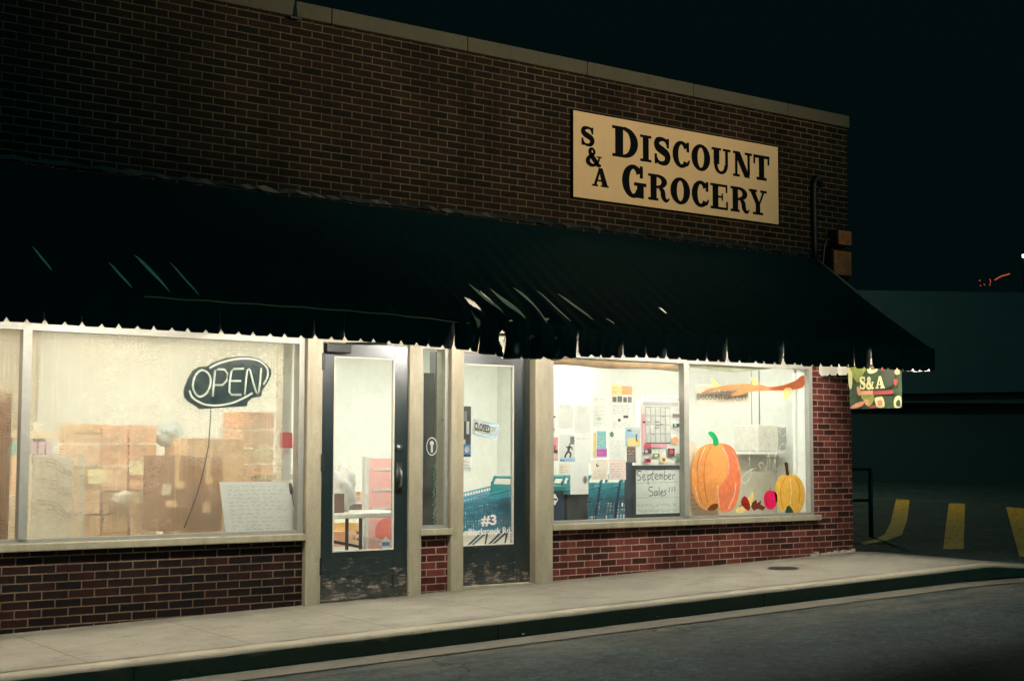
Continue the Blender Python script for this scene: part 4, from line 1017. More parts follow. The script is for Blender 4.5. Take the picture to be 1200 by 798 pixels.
carton(14, 519, 25, 532, 1.6, .2, 'ink_teal', 'small teal packet beside the window mullion', 'packets under the cream shelf', False, 'packet', 'packet')
carton(14, 533, 26, 578, 1.6, .3, 'peach_card', 'peach carton standing behind the window mullion')
carton(12, 580, 26, 640, 1.4, .3, 'paper_cream', 'cream carton at the floor behind the window mullion')
carton(40, 495, 50, 507, 2.35, .1, 'paper_white', 'small white carton on the cream shelf', 'packets on the cream shelf', False, 'packet', 'packet')
m = MB().mat('interior_white'); a, b = P(331, 450, .6), P(342, 450, .6); m.box(a.x, b.x, .6, .72, H-1.27, H+1.62); tag(m.build('white_post'), 'white square post inside the shop near the door', 'post')
tb = empty('side_table', P(330, 600, .7), 'cream topped side table beside the white post', 'table')
m = MB().mat('interior_cream'); a, b = P(312, 556, .7), P(346, 556, .7); m.box(a.x, b.x, .7, 1.1, a.z-.05, a.z); m.build('table_top', tb)
for xx in (a.x+.04, b.x-.04):
    m = MB().mat('steel'); m.tube([(xx, .75, H-1.27), (xx, .75, a.z-.05)], .015); m.build('leg', tb)
bt = empty('bottle', P(335, 556, .8), 'dark bottle with green top on the side table', 'bottle'); a = P(335, 556, .8)
m = MB().mat('ink_black'); m.tube([a, a+Vector((0, 0, .12)), a+Vector((0, 0, .15)), a+Vector((0, 0, .19))], [.035, .035, .015, .014], 12); m.build('body', bt, True)
m = MB().mat('ink_green'); m.tube([a+Vector((0, 0, .192)), a+Vector((0, 0, .23))], .02, 12); m.build('cap', bt, True)

# ================================================================== BEHIND DOOR ONE
ft = empty('folding_table', P(425, 645, 1.1), 'white folding table with black legs behind the first door', 'table')
a, b = P(380, 602, 1.1), P(482, 602, 1.1); zt = P(425, 601, 1.1).z
m = MB().mat('table_white'); m.box(a.x, b.x, 1.1, 1.8, zt-.05, zt, .01); m.build('table_top', ft)
for px_ in (406.5, 422.5):
    m = MB().mat('ink_black'); c = P(px_, 620, 1.2); m.tube([(c.x, 1.2, H-1.27), (c.x, 1.2, zt-.05)], .018, 8); m.build('leg', ft)
m = MB().mat('ink_black'); c0, c1 = P(384, 633, 1.2), P(424, 641, 1.2); m.tube([tuple(c0), tuple(c1)], .016, 6); m.build('cross_bar', ft)
pk = empty('pink_panel', P(448, 645, 1.95), 'tall pink ribbed panel standing behind the white folding table', 'panel')
a, b = P(432, 560, 1.95), P(480, 560, 1.95); zt = P(448, 537, 1.95).z
m = MB().mat('pink_board'); m.box(a.x, b.x, 1.95, 2.0, H-1.27, zt); m.build('body', pk)
m = MB().mat('paper_white'); m.box(a.x-.05, a.x-.002, 1.94, 2.0, H-1.27, zt+.02); 
for yy in (550, 574, 596, 632): c = P(440, yy, 1.95); m.box(a.x+.05, b.x, 1.942, 1.949, c.z-.012, c.z+.012)
m.build('trim', pk)
m = MB().mat('pink_deep'); c = P(452, 621, 1.94); m.flat(catmull([(c.x-.12, c.z-.06), (c.x-.1, c.z+.08), (c.x+.02, c.z+.13), (c.x+.14, c.z+.1), (c.x+.14, c.z-.08), (c.x, c.z-.1)], 5, True), 1.94); m.build('stain', pk)
m = MB().mat('paper_white'); c = P(452, 637, 1.93); m.flat([(c.x-.08, c.z), (c.x, c.z-.08), (c.x+.08, c.z), (c.x, c.z+.08)], 1.93); m.mat('ink_blue'); m.flat([(c.x-.05, c.z-.02), (c.x+.05, c.z-.02), (c.x+.05, c.z+.02), (c.x-.05, c.z+.02)], 1.928); m.build('sticker', pk)
blob('white_sack', 400, 575, 15, 27, 1.5, 'paper_white', 'plump white sack standing on the folding table', 'sack', .12)
carton(380, 578, 404, 602, 1.25, .2, 'ink_brown', 'brown box at the left end of the folding table', None, False, 'box', 'box')
carton(402, 545, 412, 560, 1.9, .1, 'ink_yellow', 'small yellow packet behind the white sack', None, False, 'packet', 'packet')
carton(380, 622, 408, 640, 2.2, .3, 'orange_card', 'low orange crate under the folding table', None, True, 'crate', 'crate'); carton(380, 612, 420, 622, 2.3, .3, 'ink_yellow', 'yellow tray on the orange crate under the table', None, False, 'tray', 'tray')
carton(412, 575, 428, 588, 2.4, .3, 'paper_cream', 'cream carton at the back of the table', None, True); carton(414, 590, 426, 599, 2.3, .2, 'ink_grey', 'grey packet at the back of the table', None, False, 'packet', 'packet')
carton(408, 612, 428, 640, 2.6, .3, 'paper_cream', 'cream carton on the floor behind the table legs', None, True)
# behind the side light: grey panels added for the glass reflections, with a white gap strip
lk = empty('reflection_panel', (7.6, .5, H-1.27), 'dark grey panels added for the reflections in the narrow side window', 'reflection panel')
m = MB().mat('reflection_grey'); a, b = P(494, 560, .3), P(507.5, 560, .3); m.box(a.x-.02, b.x, .3, .42, H-1.27, P(500, 437, .3).z); m.build('body', lk)
m = MB().mat('ink_grey'); c, e_ = P(511, 560, .3), P(524, 560, .3); m.box(c.x, e_.x+.02, .32, .42, H-1.27, P(517, 412, .3).z); m.build('right_strip', lk)
m = MB().mat('ink_teal')
for k in range(16): a = P(509.3+R.uniform(-1, 1), 545+k*5, .28); m.tube([(a.x-.012, .28, a.z-.02), (a.x+.012, .28, a.z+.02)], .006, 5)
tag(m.build('garland'), 'thin teal garland hanging down behind the narrow side window', 'garland')

# ================================================================== SHOPPING CARTS
def make_cart():
    t = empty('shopping_cart', (0, 0, 0), 'x', 'shopping cart')
    zf = .0
    def bk(u, v, w):      # basket: u along 0..1 (front..handle), v -1..1, w 0..1 height
        x = -.45+.88*u+(.03*w); hw = (.17+.09*u)*(.86+.14*w); z = (.50-.03*u)+w*(.26+.17*u); return (x, v*hw, z)
    m = MB().mat('cart_blue'); r = .0045
    for v in (-1, 1):
        for k in range(25): m.tube([bk(k/24, v, 0), bk(k/24, v, 1)], r, 4, False)
        for w in (0, .17, .34, .51, .68, .85): m.tube([bk(0, v, w), bk(1, v, w)], r*1.2, 4, False)
        m.tube([bk(0, v, 1), bk(1, v, 1)], .008, 6)
    for u in (0, 1):
        for k in range(9): m.tube([bk(u, -1+k/4, 0), bk(u, -1+k/4, 1)], r, 4, False)
        for w in (0, .34, .68, 1): m.tube([bk(u, -1, w), bk(u, 1, w)], r*1.3, 4, False)
    for k in range(9): m.tube([bk(0, -1+k/4, 0), bk(1, -1+k/4, 0)], r, 4, False)
    for k in range(12): m.tube([bk(k/11, -1, 0), bk(k/11, 1, 0)], r, 4, False)
    m.build('basket', t)
    m = MB().mat('cart_frame')
    for v in (-1, 1):
        m.tube([(.47, v*.26, .95), (.40, v*.24, .45), (.34, v*.25, .16), (-.40, v*.17, .13)], .013, 6); m.tube([(-.38, v*.17, .14), (.1, v*.2, .48)], .010, 6)
    m.tube([(-.40, -.17, .13), (-.40, .17, .13)], .013, 6); m.tube([(.34, -.25, .16), (.34, .25, .16)], .011, 6)
    for k in range(6): m.tube([(-.36, -.14+.056*k, .15), (.34, -.2+.08*k, .19)], .004, 4)
    m.build('frame', t)
    m = MB().mat('cart_teal'); m.tube([(.50, -.26, 1.0), (.50, .26, 1.0)], .017, 8)
    for v in (-1, 1): m.tube([(.47, v*.26, .93), (.50, v*.26, 1.0)], .014, 6)
    m.build('handle', t)
    m = MB().mat('cart_teal'); m.box(.27, .42, -.2, .2, .77, .785); m.box(.415, .43, -.2, .2, .72, .93, .004); m.build('child_seat', t)
    for x_, v in ((-.38, -.16), (-.38, .16), (.32, -.24), (.32, .24)):
        m = MB().mat('rubber'); m.tube([(x_, v-.014, .055), (x_, v+.014, .055)], .055, 14); m.mat('steel'); m.tube([(x_, v-.02, .055), (x_, v+.02, .055)], .012, 8); m.box(x_-.012, x_+.012, v-.022, v-.016, .05, .14); m.box(x_-.012, x_+.012, v+.016, v+.022, .05, .14); m.build('wheel', t)
    return t
def dup(root):
    r = root.copy(); COL.objects.link(r)
    for ch in root.children:
        c = ch.copy(); COL.objects.link(c); c.parent = r
    return r
cart = make_cart(); NCART = 8
words = ['at the left end of the nested row, behind the lettered door', 'next to the leftmost cart of the nested row', 'third along the nested row from the doors', 'under the CLOSED sign, fourth along the nested row', 'behind the pilaster between door and poster window', 'nested just right of that pilaster, behind the diamond sticker', 'second from the free handle end of the nested row', 'at the free right end of the nested row']
for i in range(NCART):
    o = cart if i == 0 else dup(cart)
    o.location = (8.52+i*.25+R.uniform(-.02, .02), .62+R.uniform(-.02, .02), H-1.27); o.rotation_euler = (0, 0, R.uniform(-.03, .03))
    o['label'] = 'blue wire shopping cart '+words[i]; o['group'] = 'nested row of shopping carts'
bn = empty('storage_bin', P(654, 607, .3), 'dark blue bin at the left edge of the poster window', 'bin'); a, b = P(640, 590, .3), P(661, 590, .3); zt = P(652, 569, .3).z
m = MB().mat('navy_panel'); m.box(a.x, b.x, .3, .7, H-1.27, zt-.02, .01); m.build('body', bn); m = MB().mat('cart_teal'); m.box(a.x-.01, b.x+.01, .29, .71, zt-.05, zt, .008); m.build('rim', bn)
# crate and tall panel seen in the poster window
cr = empty('black_crate', P(676, 607, .3), 'black box standing behind the poster window', 'crate'); a, b = P(664.5, 590, .3), P(689, 590, .3); zt = P(676, 579, .3).z
m = MB().mat('crate_black'); m.box(a.x, b.x, .3, .6, H-1.27, zt, .01); m.build('body', cr); m = MB().mat('dark_metal'); m.box(a.x-.008, b.x+.008, .29, .61, zt-.03, zt+.004, .006); m.build('lid', cr)
m = MB().mat('navy_panel'); m.prism(px2([(734, 541), (741, 541), (741, 607.5), (734, 607.5)], .2), .2, .23); tag(m.build('narrow_panel'), 'narrow blue green panel standing left of the whiteboard', 'panel')
# ================================================================== PAPERS ON THE GLASS
def sheet(name, x0, y0, x1, y1, label, mat='paper_white', items=(), Y=.04, skew=0.0, cat='poster', group='papers taped inside the shop window'):
    """paper with printed blocks; items: (material, u0, v0, u1, v1) or ('text', string, ...) in fractions from the top left"""
    c = [P(x0, y0, Y), P(x1, y0+skew, Y), P(x1, y1+skew, Y), P(x0, y1, Y)]
    xa, xb = (c[0].x+c[3].x)/2, (c[1].x+c[2].x)/2
    za, zb = (c[0].z+c[1].z)/2, (c[2].z+c[3].z)/2
    m = MB().mat(mat); m.mesh([(xa, Y, zb), (xb, Y, zb), (xb, Y+.002, za), (xa, Y+.002, za), ((xa+xb)/2, Y-.004, (za+zb)/2)], [(0, 1, 4), (1, 2, 4), (2, 3, 4), (3, 0, 4)])
    k = 0
    for it in items:
        k += 1; yy = Y-.005-.0004*k
        U = lambda u: xa+(xb-xa)*u
        V = lambda v: za+(zb-za)*v
        if it[0] == 'text': m.mat(it[2]); ftext(m, it[1], U(it[3]), U(it[5]), V(it[6]), V(it[4]), yy, it[7] if len(it) > 7 else 0)
        elif it[0] == 'lines':
            m.mat(it[1]); _, _, u0, v0, u1, v1, n = it
            for i in range(n): scribble(m, U(u0), U(u1-R.uniform(0, .15)*(u1-u0)), V(v0+(v1-v0)*(i+.5)/n), .006, yy, .0035)
        elif it[0] == 'oval': m.mat(it[1]); _, _, u, v, ru, rv = it; m.flat(ell(U(u), V(v), ru*(xb-xa), rv*(za-zb), 16), yy)
        elif it[0] == 'path': m.mat(it[1]); m.rib([(U(u), V(v)) for u, v in it[2]], it[3], yy)
        elif it[0] == 'poly': m.mat(it[1]); m.flat([(U(u), V(v)) for u, v in it[2]], yy)
        else: m.mat(it[0]); _, u0, v0, u1, v1 = it; m.flat([(U(u0), V(v1)), (U(u1), V(v1)), (U(u1), V(v0)), (U(u0), V(v0))], yy)
    return tag(m.build(name), label, cat, group)
sheet('notice', 654.5, 473, 672, 502, 'blank pale sheet high at the left of the poster window', 'paper_grey', [('lines', 'ink_light', .1, .08, .9, .2, 2)])
sheet('notice', 673.5, 475, 692, 507, 'pale sheet with one faint heading, right of the blank pale sheet', 'paper_grey', [('lines', 'ink_light', .1, .05, .9, .3, 3)], .043)
sheet('notice', 695, 464.5, 713.5, 499.5, 'grey sheet with a faint letter heading beside the newspaper page', 'paper_grey', [('lines', 'ink_grey', .08, .04, .92, .16, 1), ('lines', 'ink_light', .1, .3, .9, .95, 5), ('oval', 'ink_light', .35, .75, .12, .06)])
sheet('newspaper_page', 716, 451, 741, 502, 'tall newspaper page with yellow top, highest on the poster window', 'paper_grey', [('ink_yellow', .02, .0, .5, .24), ('ink_orange', .5, .02, .98, .22), ('lines', 'ink_grey', .05, .04, .95, .2, 2), ('ink_brown', .05, .28, .24, .4), ('ink_grey', .28, .26, .5, .4), ('ink_brown', .55, .28, .72, .4), ('ink_grey', .76, .27, .95, .4), ('lines', 'ink_grey', .06, .46, .94, .68, 4), ('ink_black', .3, .78, .42, .84), ('ink_black', .55, .7, .78, .76), ('lines', 'ink_light', .06, .84, .94, .97, 3)], .046)
sheet('event_poster', 744.5, 469, 797, 545, 'white backing sheet behind the schedule poster', 'paper_white', [], .052)
sched = [('text', 'CHAPMAN', 'ink_light', .08, .02, .98, .075), ('ink_light', .04, .105, .98, .155), ('ink_pink', .04, .1, .98, .108), ('ink_pink', .0, .28, .07, .7), ('ink_light', .08, .17, .76, .70)]
for i in range(5):
    for j in range(4): sched.append(('paper_grey', .10+.13*i, .18+.13*j, .21+.13*i, .295+.13*j))
for i in range(5): sched.append(('ink_grey', .10+.13*i, .18+.13*((i*3) % 4), .20+.13*i, .186+.13*((i*3) % 4)))
sched += [('ink_black', .0, .385, .07, .41), ('ink_black', .1, .39, .2, .396), ('ink_black', .32, .385, .44, .395), ('ink_black', .46, .42, .54, .428), ('ink_black', .3, .475, .44, .482), ('ink_grey', .8, .27, .98, .32), ('ink_black', .8, .41, .98, .465), ('ink_teal', .84, .41, .9, .45), ('oval', 'ink_orange', .86, .655, .08, .05), ('ink_black', .05, .695, .74, .708),
          ('ink_red', .02, .71, .22, .775), ('ink_pink', .24, .71, .64, .76), ('ink_black', .02, .79, .22, .85), ('ink_pink', .05, .8, .12, .84), ('ink_green', .25, .85, .43, .905), ('ink_yellow', .3, .86, .38, .89), ('ink_black', .66, .775, .84, .9), ('oval', 'ink_red', .75, .82, .06, .035), ('ink_red', .03, .92, .2, .98), ('ink_black', .07, .93, .17, .97), ('ink_yellow', .45, .91, .62, .97), ('ink_brown', .5, .92, .58, .96), ('ink_grey', .87, .85, .99, .9), ('ink_green', .88, .91, .99, .97), ('lines', 'ink_grey', .25, .78, .6, .83, 2)]
sheet('event_poster', 752, 463, 795.5, 543.5, 'schedule poster headed CHAPMAN with a row of coloured pictures at its foot', 'paper_white', sched, .044)
sheet('flyer', 643.8, 512, 654, 539.5, 'narrow red and pink flyer at the left edge of the poster window', 'ink_pink', [('ink_red', .1, .35, .7, .6), ('ink_black', .3, .55, .9, .68), ('paper_pink', .1, .72, .9, .95), ('lines', 'ink_red', .1, .05, .9, .3, 2)])
sheet('flyer', 643.8, 487, 651.5, 506.5, 'tiny white flyer with dark top, above the red and pink flyer', 'paper_white', [('ink_black', .0, .02, .9, .12), ('ink_black', .4, .75, .7, .9)])
sheet('event_poster', 655.5, 509.5, 673.5, 541, 'poster of a dark runner figure over a blue strip', 'paper_grey', [('ink_skyblue', .0, .86, 1, 1), ('ink_grey', .68, .06, .95, .35), ('oval', 'ink_black', .66, .35, .06, .035), ('path', 'ink_black', [(.64, .4), (.6, .5), (.55, .6)], .03), ('path', 'ink_black', [(.55, .6), (.72, .7), (.66, .84)], .022), ('path', 'ink_black', [(.55, .6), (.42, .7), (.32, .84)], .022), ('path', 'ink_black', [(.62, .42), (.5, .48), (.42, .42)], .016), ('path', 'ink_black', [(.63, .42), (.78, .48), (.8, .56)], .016), ('ink_black', .0, .93, .3, .96)], .041)
sheet('notice', 673.5, 509, 691.5, 543, 'white sheet with one grey scrawled heading right of the runner poster', 'paper_white', [('lines', 'ink_grey', .1, .08, .95, .2, 1)], .047)
sheet('flyer', 695, 504, 711.5, 536.5, 'flyer with teal block over a purple block', 'paper_white', [('ink_yellow', .0, .1, .2, .95), ('ink_teal', .25, .03, .9, .66), ('ink_purple', .22, .67, .95, .95), ('lines', 'paper_white', .35, .2, .8, .6, 4), ('lines', 'ink_pink', .3, .75, .9, .88, 1)], .041)
sheet('flyer', 713.5, 504, 733, 537, 'white flyer with a small green emblem at its top corner', 'paper_white', [('oval', 'ink_green', .16, .15, .12, .1), ('lines', 'ink_light', .1, .35, .9, .9, 6)], .049)
sheet('flyer', 733, 501, 750, 523, 'pale blue photo flyer with a yellow foot, beside the schedule poster', 'ink_skyblue', [('paper_grey', .4, .05, .95, .3), ('ink_yellow', .1, .55, .95, .98), ('path', 'ink_black', [(.75, .35), (.7, .55), (.78, .75)], .016), ('ink_grey', .1, .1, .35, .2)], .0405)
sheet('flyer', 734.5, 523.5, 745, 542, 'small dark brown flyer under the pale blue photo flyer', 'ink_brown', [('lines', 'paper_cream', .1, .2, .9, .5, 2), ('ink_grey', .05, .6, .95, .95)], .041)
sheet('notice', 668.5, 542.5, 689.5, 579, 'white sheet with a grey thumbprint shaped oval in front of the black box', 'paper_white', [('oval', 'ink_light', .8, .54, .15, .14), ('oval', 'ink_grey', .8, .54, .09, .1)], .0395)
sheet('notice', 713.5, 538, 733.5, 562, 'pinkish typed letter below the green emblem flyer', 'paper_pink', [('lines', 'ink_grey', .1, .15, .9, .9, 6)], .045)
sheet('notice', 693, 539, 712.5, 562, 'cream sheet with a small dark emblem left of the pinkish letter', 'paper_cream', [('oval', 'ink_black', .35, .25, .09, .09), ('oval', 'paper_cream', .38, .22, .06, .05), ('lines', 'ink_light', .1, .5, .9, .95, 4)], .0435)
sheet('notice', 655, 543, 668, 556, 'small cream typed sheet under the runner poster', 'paper_cream', [('lines', 'ink_grey', .1, .2, .9, .9, 3)], .0455)
# whiteboard
wb = empty('whiteboard', P(770, 607, .05), 'black framed whiteboard with hand written September sales', 'whiteboard')
a, b = P(741, 545, .06), P(800.5, 545, .06); zt = (P(741, 545.5, .06).z+P(800, 544.5, .06).z)/2; zb = (P(741, 607.5, .06).z+P(800, 606, .06).z)/2
m = MB().mat('whiteboard'); m.box(a.x+.02, b.x-.02, .062, .07, zb+.02, zt-.02); m.build('board', wb)
m = MB().mat('crate_black'); w = .045
m.box(a.x, a.x+w, .055, .075, zb, zt); m.box(b.x-w, b.x, .055, .075, zb, zt); m.box(a.x+w, b.x-w, .055, .075, zt-w, zt); m.box(a.x+w, b.x-w, .055, .075, zb, zb+w); m.build('frame', wb)
m = MB()
def hand(segs, mat, w=.010):
    m.mat(mat)
    for s_ in segs: m.rib(px2(catmull([(640+x/4.2, 430+y/4.2) for x, y in s_], 5), .06), w, .0595)
hand([[(470, 515), (455, 512), (447, 525), (462, 538), (465, 552), (448, 558)], [(475, 545), (487, 538), (482, 528), (474, 538), (480, 556), (492, 550)], [(500, 528), (502, 580)], [(501, 535), (514, 530), (513, 548), (503, 552)], [(522, 512), (522, 552), (530, 554)], [(514, 528), (532, 524)], [(536, 542), (548, 536), (543, 526), (535, 538), (542, 553), (551, 549)],
      [(556, 552), (556, 530), (563, 530), (564, 552), (566, 532), (573, 530), (575, 552)], [(582, 510), (583, 552), (596, 545), (592, 532), (583, 537)], [(601, 541), (614, 536), (609, 526), (600, 538), (606, 552), (616, 549)], [(623, 552), (623, 530)], [(623, 536), (628, 529), (634, 528)]], 'ink_grey')
hand([[(525, 592), (510, 590), (505, 605), (522, 615), (525, 630), (505, 634)], [(545, 612), (534, 614), (534, 632), (545, 626), (546, 610), (548, 634)], [(556, 588), (556, 634)], [(564, 622), (575, 616), (570, 608), (563, 620), (570, 634), (578, 630)], [(592, 606), (582, 610), (590, 622), (580, 633)], [(606, 590), (605, 618)], [(605, 628), (605.5, 630)], [(620, 589), (619, 616)], [(619, 626), (619.5, 628)], [(634, 587), (633, 613)], [(633, 622), (633.5, 625)]], 'ink_grey')
m.mat('ink_light')
for y_ in (571, 645): m.rib(px2([(640+440/4.2, 430+y_/4.2), (640+660/4.2, 430+(y_-6)/4.2)], .06), .004, .0598)
for k_ in range(2): c0, c1 = P(640+450/4.2, 430+(682+k_*28)/4.2, .06), P(640+650/4.2, 430+(676+k_*28)/4.2, .06); scribble(m, c0.x, c1.x, (c0.z+c1.z)/2, .018, .0596, .005)
m.build('handwriting', wb)
# door two: dark poster and CLOSED sign
YD = .034
sheet('event_poster', 541.5, 476, 552, 535, 'tall dark poster at the left edge of the lettered door', 'ink_black', [('ink_grey', .2, .1, .5, .3), ('ink_light', .45, .3, .75, .55), ('paper_grey', .1, .66, .35, .75), ('ink_blue', .1, .76, .95, .96), ('oval', 'paper_white', .5, .86, .25, .06)], YD+.015)
sheet('notice', 542, 536, 553, 552, 'small white notice under the tall dark poster on the lettered door', 'paper_white', [('lines', 'ink_grey', .1, .2, .9, .9, 3)], YD+.015)
cs = empty('closed_sign', P(569, 514, YD), 'small tilted white sign reading CLOSED hung on the lettered door', 'door sign')
ca, cb, cc, cd = [P(x, y, YD) for x, y in [(555.5, 491.5), (585.5, 498), (583, 515.5), (553.5, 509.5)]]
m = MB().mat('paper_white'); m.prism([(q.x, q.z) for q in (ca, cd, cc, cb)], YD+.006, YD+.009); m.build('board', cs)
m = MB().mat('ink_black'); sl = (cb.z-ca.z)/(cb.x-ca.x)
ftext(m, 'CLOSED', P(556.3, 500, YD).x, P(574.5, 500, YD).x, P(556, 503.5, YD).z, P(556, 494.3, YD).z, YD+.0045, .03, sl)
m.mat('ink_skyblue'); c = P(579, 504, YD)
oo = ell(c.x, c.z, .055, .07, 20); ii = ell(c.x, c.z, .042, .055, 20)
for i in range(20): m.flat([oo[i], oo[(i+1) % 20], ii[(i+1) % 20], ii[i]], YD+.0052)
m.rib([(ca.x+.01, ca.z-.02), (cb.x-.01, cb.z-.02)], .008, YD+.0048); m.rib([(cd.x+.01, cd.z+.02), (cc.x-.01, cc.z+.02)], .012, YD+.0048); m.build('lettering', cs)
# blinds at the heads of the right window
m = MB().mat('brown_blind'); a, b = P(644, 424, .1), P(794, 428, .1)
m.tube([(a.x+(b.x-a.x)*i/10, .11, H+.905+.008*math.sin(i)) for i in range(11)], .055, 10); m.box(a.x, b.x, .105, .112, H+.88, H+.98)
tag(m.build('rolled_blind', None, True), 'rolled brown blind at the head of the poster window', 'blind')
m = MB().mat('green_cloth'); x0, x1 = P(808, 430, .1).x, P(905, 430, .1).x; n = 16
m.mesh([(x0+(x1-x0)*i/n, .1+.01*math.sin(i*1.9), z) for i in range(n+1) for z in (H+.97, H+.90-.045*math.sin(math.pi*i/n)+.03*i/n)], [(2*i, 2*i+1, 2*i+3, 2*i+2) for i in range(n)])
tag(m.build('cloth_swag', None, True), 'grey green cloth drooping at the head of the painted window', 'cloth')
# inside the painted window
ib = empty('inner_banner', P(846, 470, .25), 'beige banner lettered DISCOUNT GROCERY hanging behind the painted branch', 'banner')
m = MB().mat('paper_cream'); a, b = P(815, 460, .25), P(877, 460, .25); zt, zb = P(846, 451, .25).z, P(846, 472, .25).z; m.box(a.x, b.x, .25, .255, zb, zt); m.build('board', ib)
m = MB().mat('ink_grey'); ftext(m, 'DISCOUNT GROCERY', a.x+.03, b.x-.03, zb+.03, zb+(zt-zb)*.46, .2485); ftext(m, 'S & A', a.x+(b.x-a.x)*.36, a.x+(b.x-a.x)*.66, zb+(zt-zb)*.58, zt-.03, .2485); m.build('lettering', ib)
ac = empty('grey_box_unit', P(905, 530, .5), 'grey metal equipment box hanging inside the painted window', 'equipment box'); a, b = P(889, 515, .5), P(912, 515, .5); zt, zb = P(900, 498, .5).z, P(900, 529, .5).z
m = MB().mat('ac_grey'); m.box(a.x, b.x, .5, .9, zb, zt, .01); m.build('housing', ac)
m = MB().mat('ink_light'); m.box(b.x+.003, b.x+.16, .52, .88, zb+.02, zt-.02); m.build('side_panel', ac)
m = MB().mat('ink_light'); ftext(m, 'NO', a.x+.10, a.x+.2, zt-.16, zt-.09, .497); ftext(m, '12', a.x+.11, a.x+.19, zt-.3, zt-.22, .497); m.build('marking', ac)
m = MB().mat('galvanised'); m.tube([(a.x+.1, .7, zt), (a.x+.1, .7, H+1.62)], .0045); m.tube([(b.x-.1, .7, zt), (b.x-.1, .7, H+1.62)], .008); m.build('hanger_rod', ac)
ck = empty('counter', P(880, 600, .9), 'long grey chest counter behind the painted pumpkins', 'counter'); a, b = P(812, 560, .9), P(950, 560, .9); zt = P(880, 532, .9).z
m = MB().mat('counter_grey'); m.box(a.x, b.x, .9, 1.7, H-1.27, zt-.04); m.build('body', ck); m = MB().mat('white_frame'); m.box(a.x-.03, b.x+.03, .87, 1.73, zt-.038, zt, .008); m.build('counter_top', ck)
m = MB().mat('paper_cream'); m.prism(px2([(806, 516), (812, 516), (840, 575), (842, 604), (806, 604)], .12), .12, .125); m.mat('ink_grey')
a, b = P(810, 580, .118), P(836, 600, .118); 
for k_ in range(4): scribble(m, a.x, b.x, a.z-.05*k_, .008, .117, .004)
tag(m.build('paper_stack'), 'cream printed sheet standing behind the large painted pumpkin', 'notice')
# ceiling lamps near the front of the shop
for k, (x_, y_) in enumerate([(-3, .75), (.4, .75), (2.6, .75), (4.6, .75), (7.0, .75), (9.4, .75), (11.8, .75), (3.6, 3.0), (7.4, 3.0), (9.6, 3.0), (11.8, 3.0), (2.0, 5.0), (7.0, 5.0), (9.0, 5.0), (11.0, 5.0), (12.6, 5.0)]):
    t = empty('ceiling_light', (x_, y_, H+1.55), 'long fluorescent ceiling light inside the shop', 'ceiling light', 'ceiling lights in the shop')
    m = MB().mat('white_frame'); m.box(x_-.62, x_+.62, y_-.17, y_+.17, H+1.575, H+1.618, .006); m.build('housing', t)
    m = MB().mat('ceiling_diffuser' if x_ > 6 else 'warm_diffuser'); m.box(x_-.6, x_+.6, y_-.15, y_+.15, H+1.555, H+1.573); m.build('diffuser', t)

# ================================================================== LIGHT, SKY, CAMERA
w = bpy.data.worlds.new("World"); sc.world = w; w.use_nodes = True
nt2 = w.node_tree; nt2.nodes.clear()
out = nt2.nodes.new('ShaderNodeOutputWorld'); bg = nt2.nodes.new('ShaderNodeBackground'); bg.inputs[1].default_value = .05
sky = nt2.nodes.new('ShaderNodeTexSky'); sky.sky_type = 'NISHITA'; sky.sun_disc = False; sky.sun_elevation = math.radians(-5); sky.sun_rotation = math.radians(200)
nt2.links.new(sky.outputs[0], bg.inputs[0])
bg2 = nt2.nodes.new('ShaderNodeBackground'); bg2.inputs[1].default_value = 1.0
tc = nt2.nodes.new('ShaderNodeTexCoord'); sp = nt2.nodes.new('ShaderNodeSeparateXYZ'); nt2.links.new(tc.outputs['Generated'], sp.inputs[0])
rmp = nt2.nodes.new('ShaderNodeValToRGB'); e = rmp.color_ramp.elements        # teal glow added to the sky behind the viewer to lift dark faces
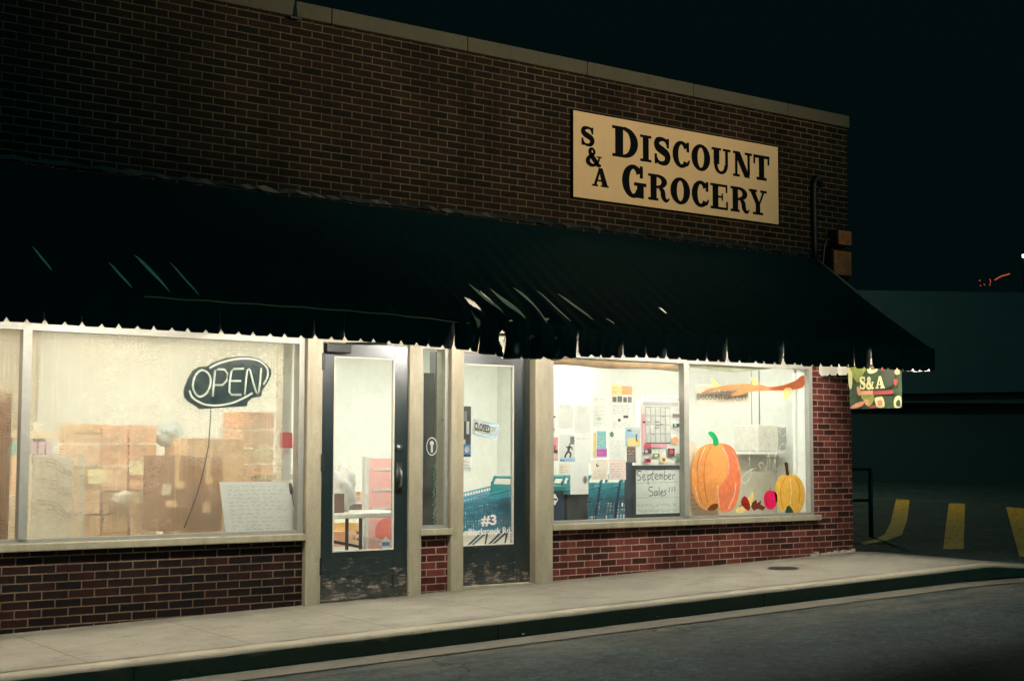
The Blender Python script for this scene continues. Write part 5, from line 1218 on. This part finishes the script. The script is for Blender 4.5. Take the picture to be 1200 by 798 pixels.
e[0].position = .0; e[0].color = (.026, .18, .17, 1); e[1].position = .5; e[1].color = (.0006, .0037, .0038, 1)
mr = nt2.nodes.new('ShaderNodeMapRange'); mr.inputs[1].default_value = -1; mr.inputs[2].default_value = 1; nt2.links.new(sp.outputs[1], mr.inputs[0]); nt2.links.new(mr.outputs[0], rmp.inputs[0])
nt2.links.new(rmp.outputs[0], bg2.inputs[0])
ad = nt2.nodes.new('ShaderNodeAddShader'); nt2.links.new(bg.outputs[0], ad.inputs[0]); nt2.links.new(bg2.outputs[0], ad.inputs[1]); nt2.links.new(ad.outputs[0], out.inputs[0])
# sodium flood light on the far side of the street that picks out the sign and the brick
ld = bpy.data.lights.new('flood_light', 'SPOT'); ld.energy = 2500; ld.color = (1.0, .78, .52); ld.spot_size = math.radians(67); ld.spot_blend = .85; ld.shadow_soft_size = .25
lo = bpy.data.objects.new('flood_light', ld); COL.objects.link(lo); lo.location = (9.5, -10.5, H+2.6)
lo.rotation_euler = (Vector((9.2, 0, H+6.4))-Vector(lo.location)).to_track_quat('-Z', 'Y').to_euler()
pd = bpy.data.lights.new('lot_lamp', 'POINT'); pd.energy = 480; pd.color = (1.0, 1.0, .74); pd.shadow_soft_size = .2
po = bpy.data.objects.new('lot_lamp', pd); COL.objects.link(po); po.location = (22.5, 10.0, H+4.6)
cd_ = bpy.data.cameras.new('camera'); co = bpy.data.objects.new('camera', cd_); COL.objects.link(co); sc.camera = co
cd_.sensor_width = 36; cd_.lens = F/1200*36; cd_.clip_end = 1000
rm = Matrix((RT, UP, -FW)).transposed().to_4x4(); co.matrix_world = Matrix.Translation((0, -D, H)) @ rm
sc.view_settings.view_transform = 'Standard'; sc.view_settings.look = 'None'; sc.view_settings.exposure = 0
sc.render.engine = 'CYCLES'; sc.cycles.use_denoising = True; sc.cycles.max_bounces = 8; sc.cycles.diffuse_bounces = 4; sc.cycles.transparent_max_bounces = 12
sc.cycles.sample_clamp_indirect = 4.0; sc.cycles.caustics_reflective = False; sc.cycles.caustics_refractive = False
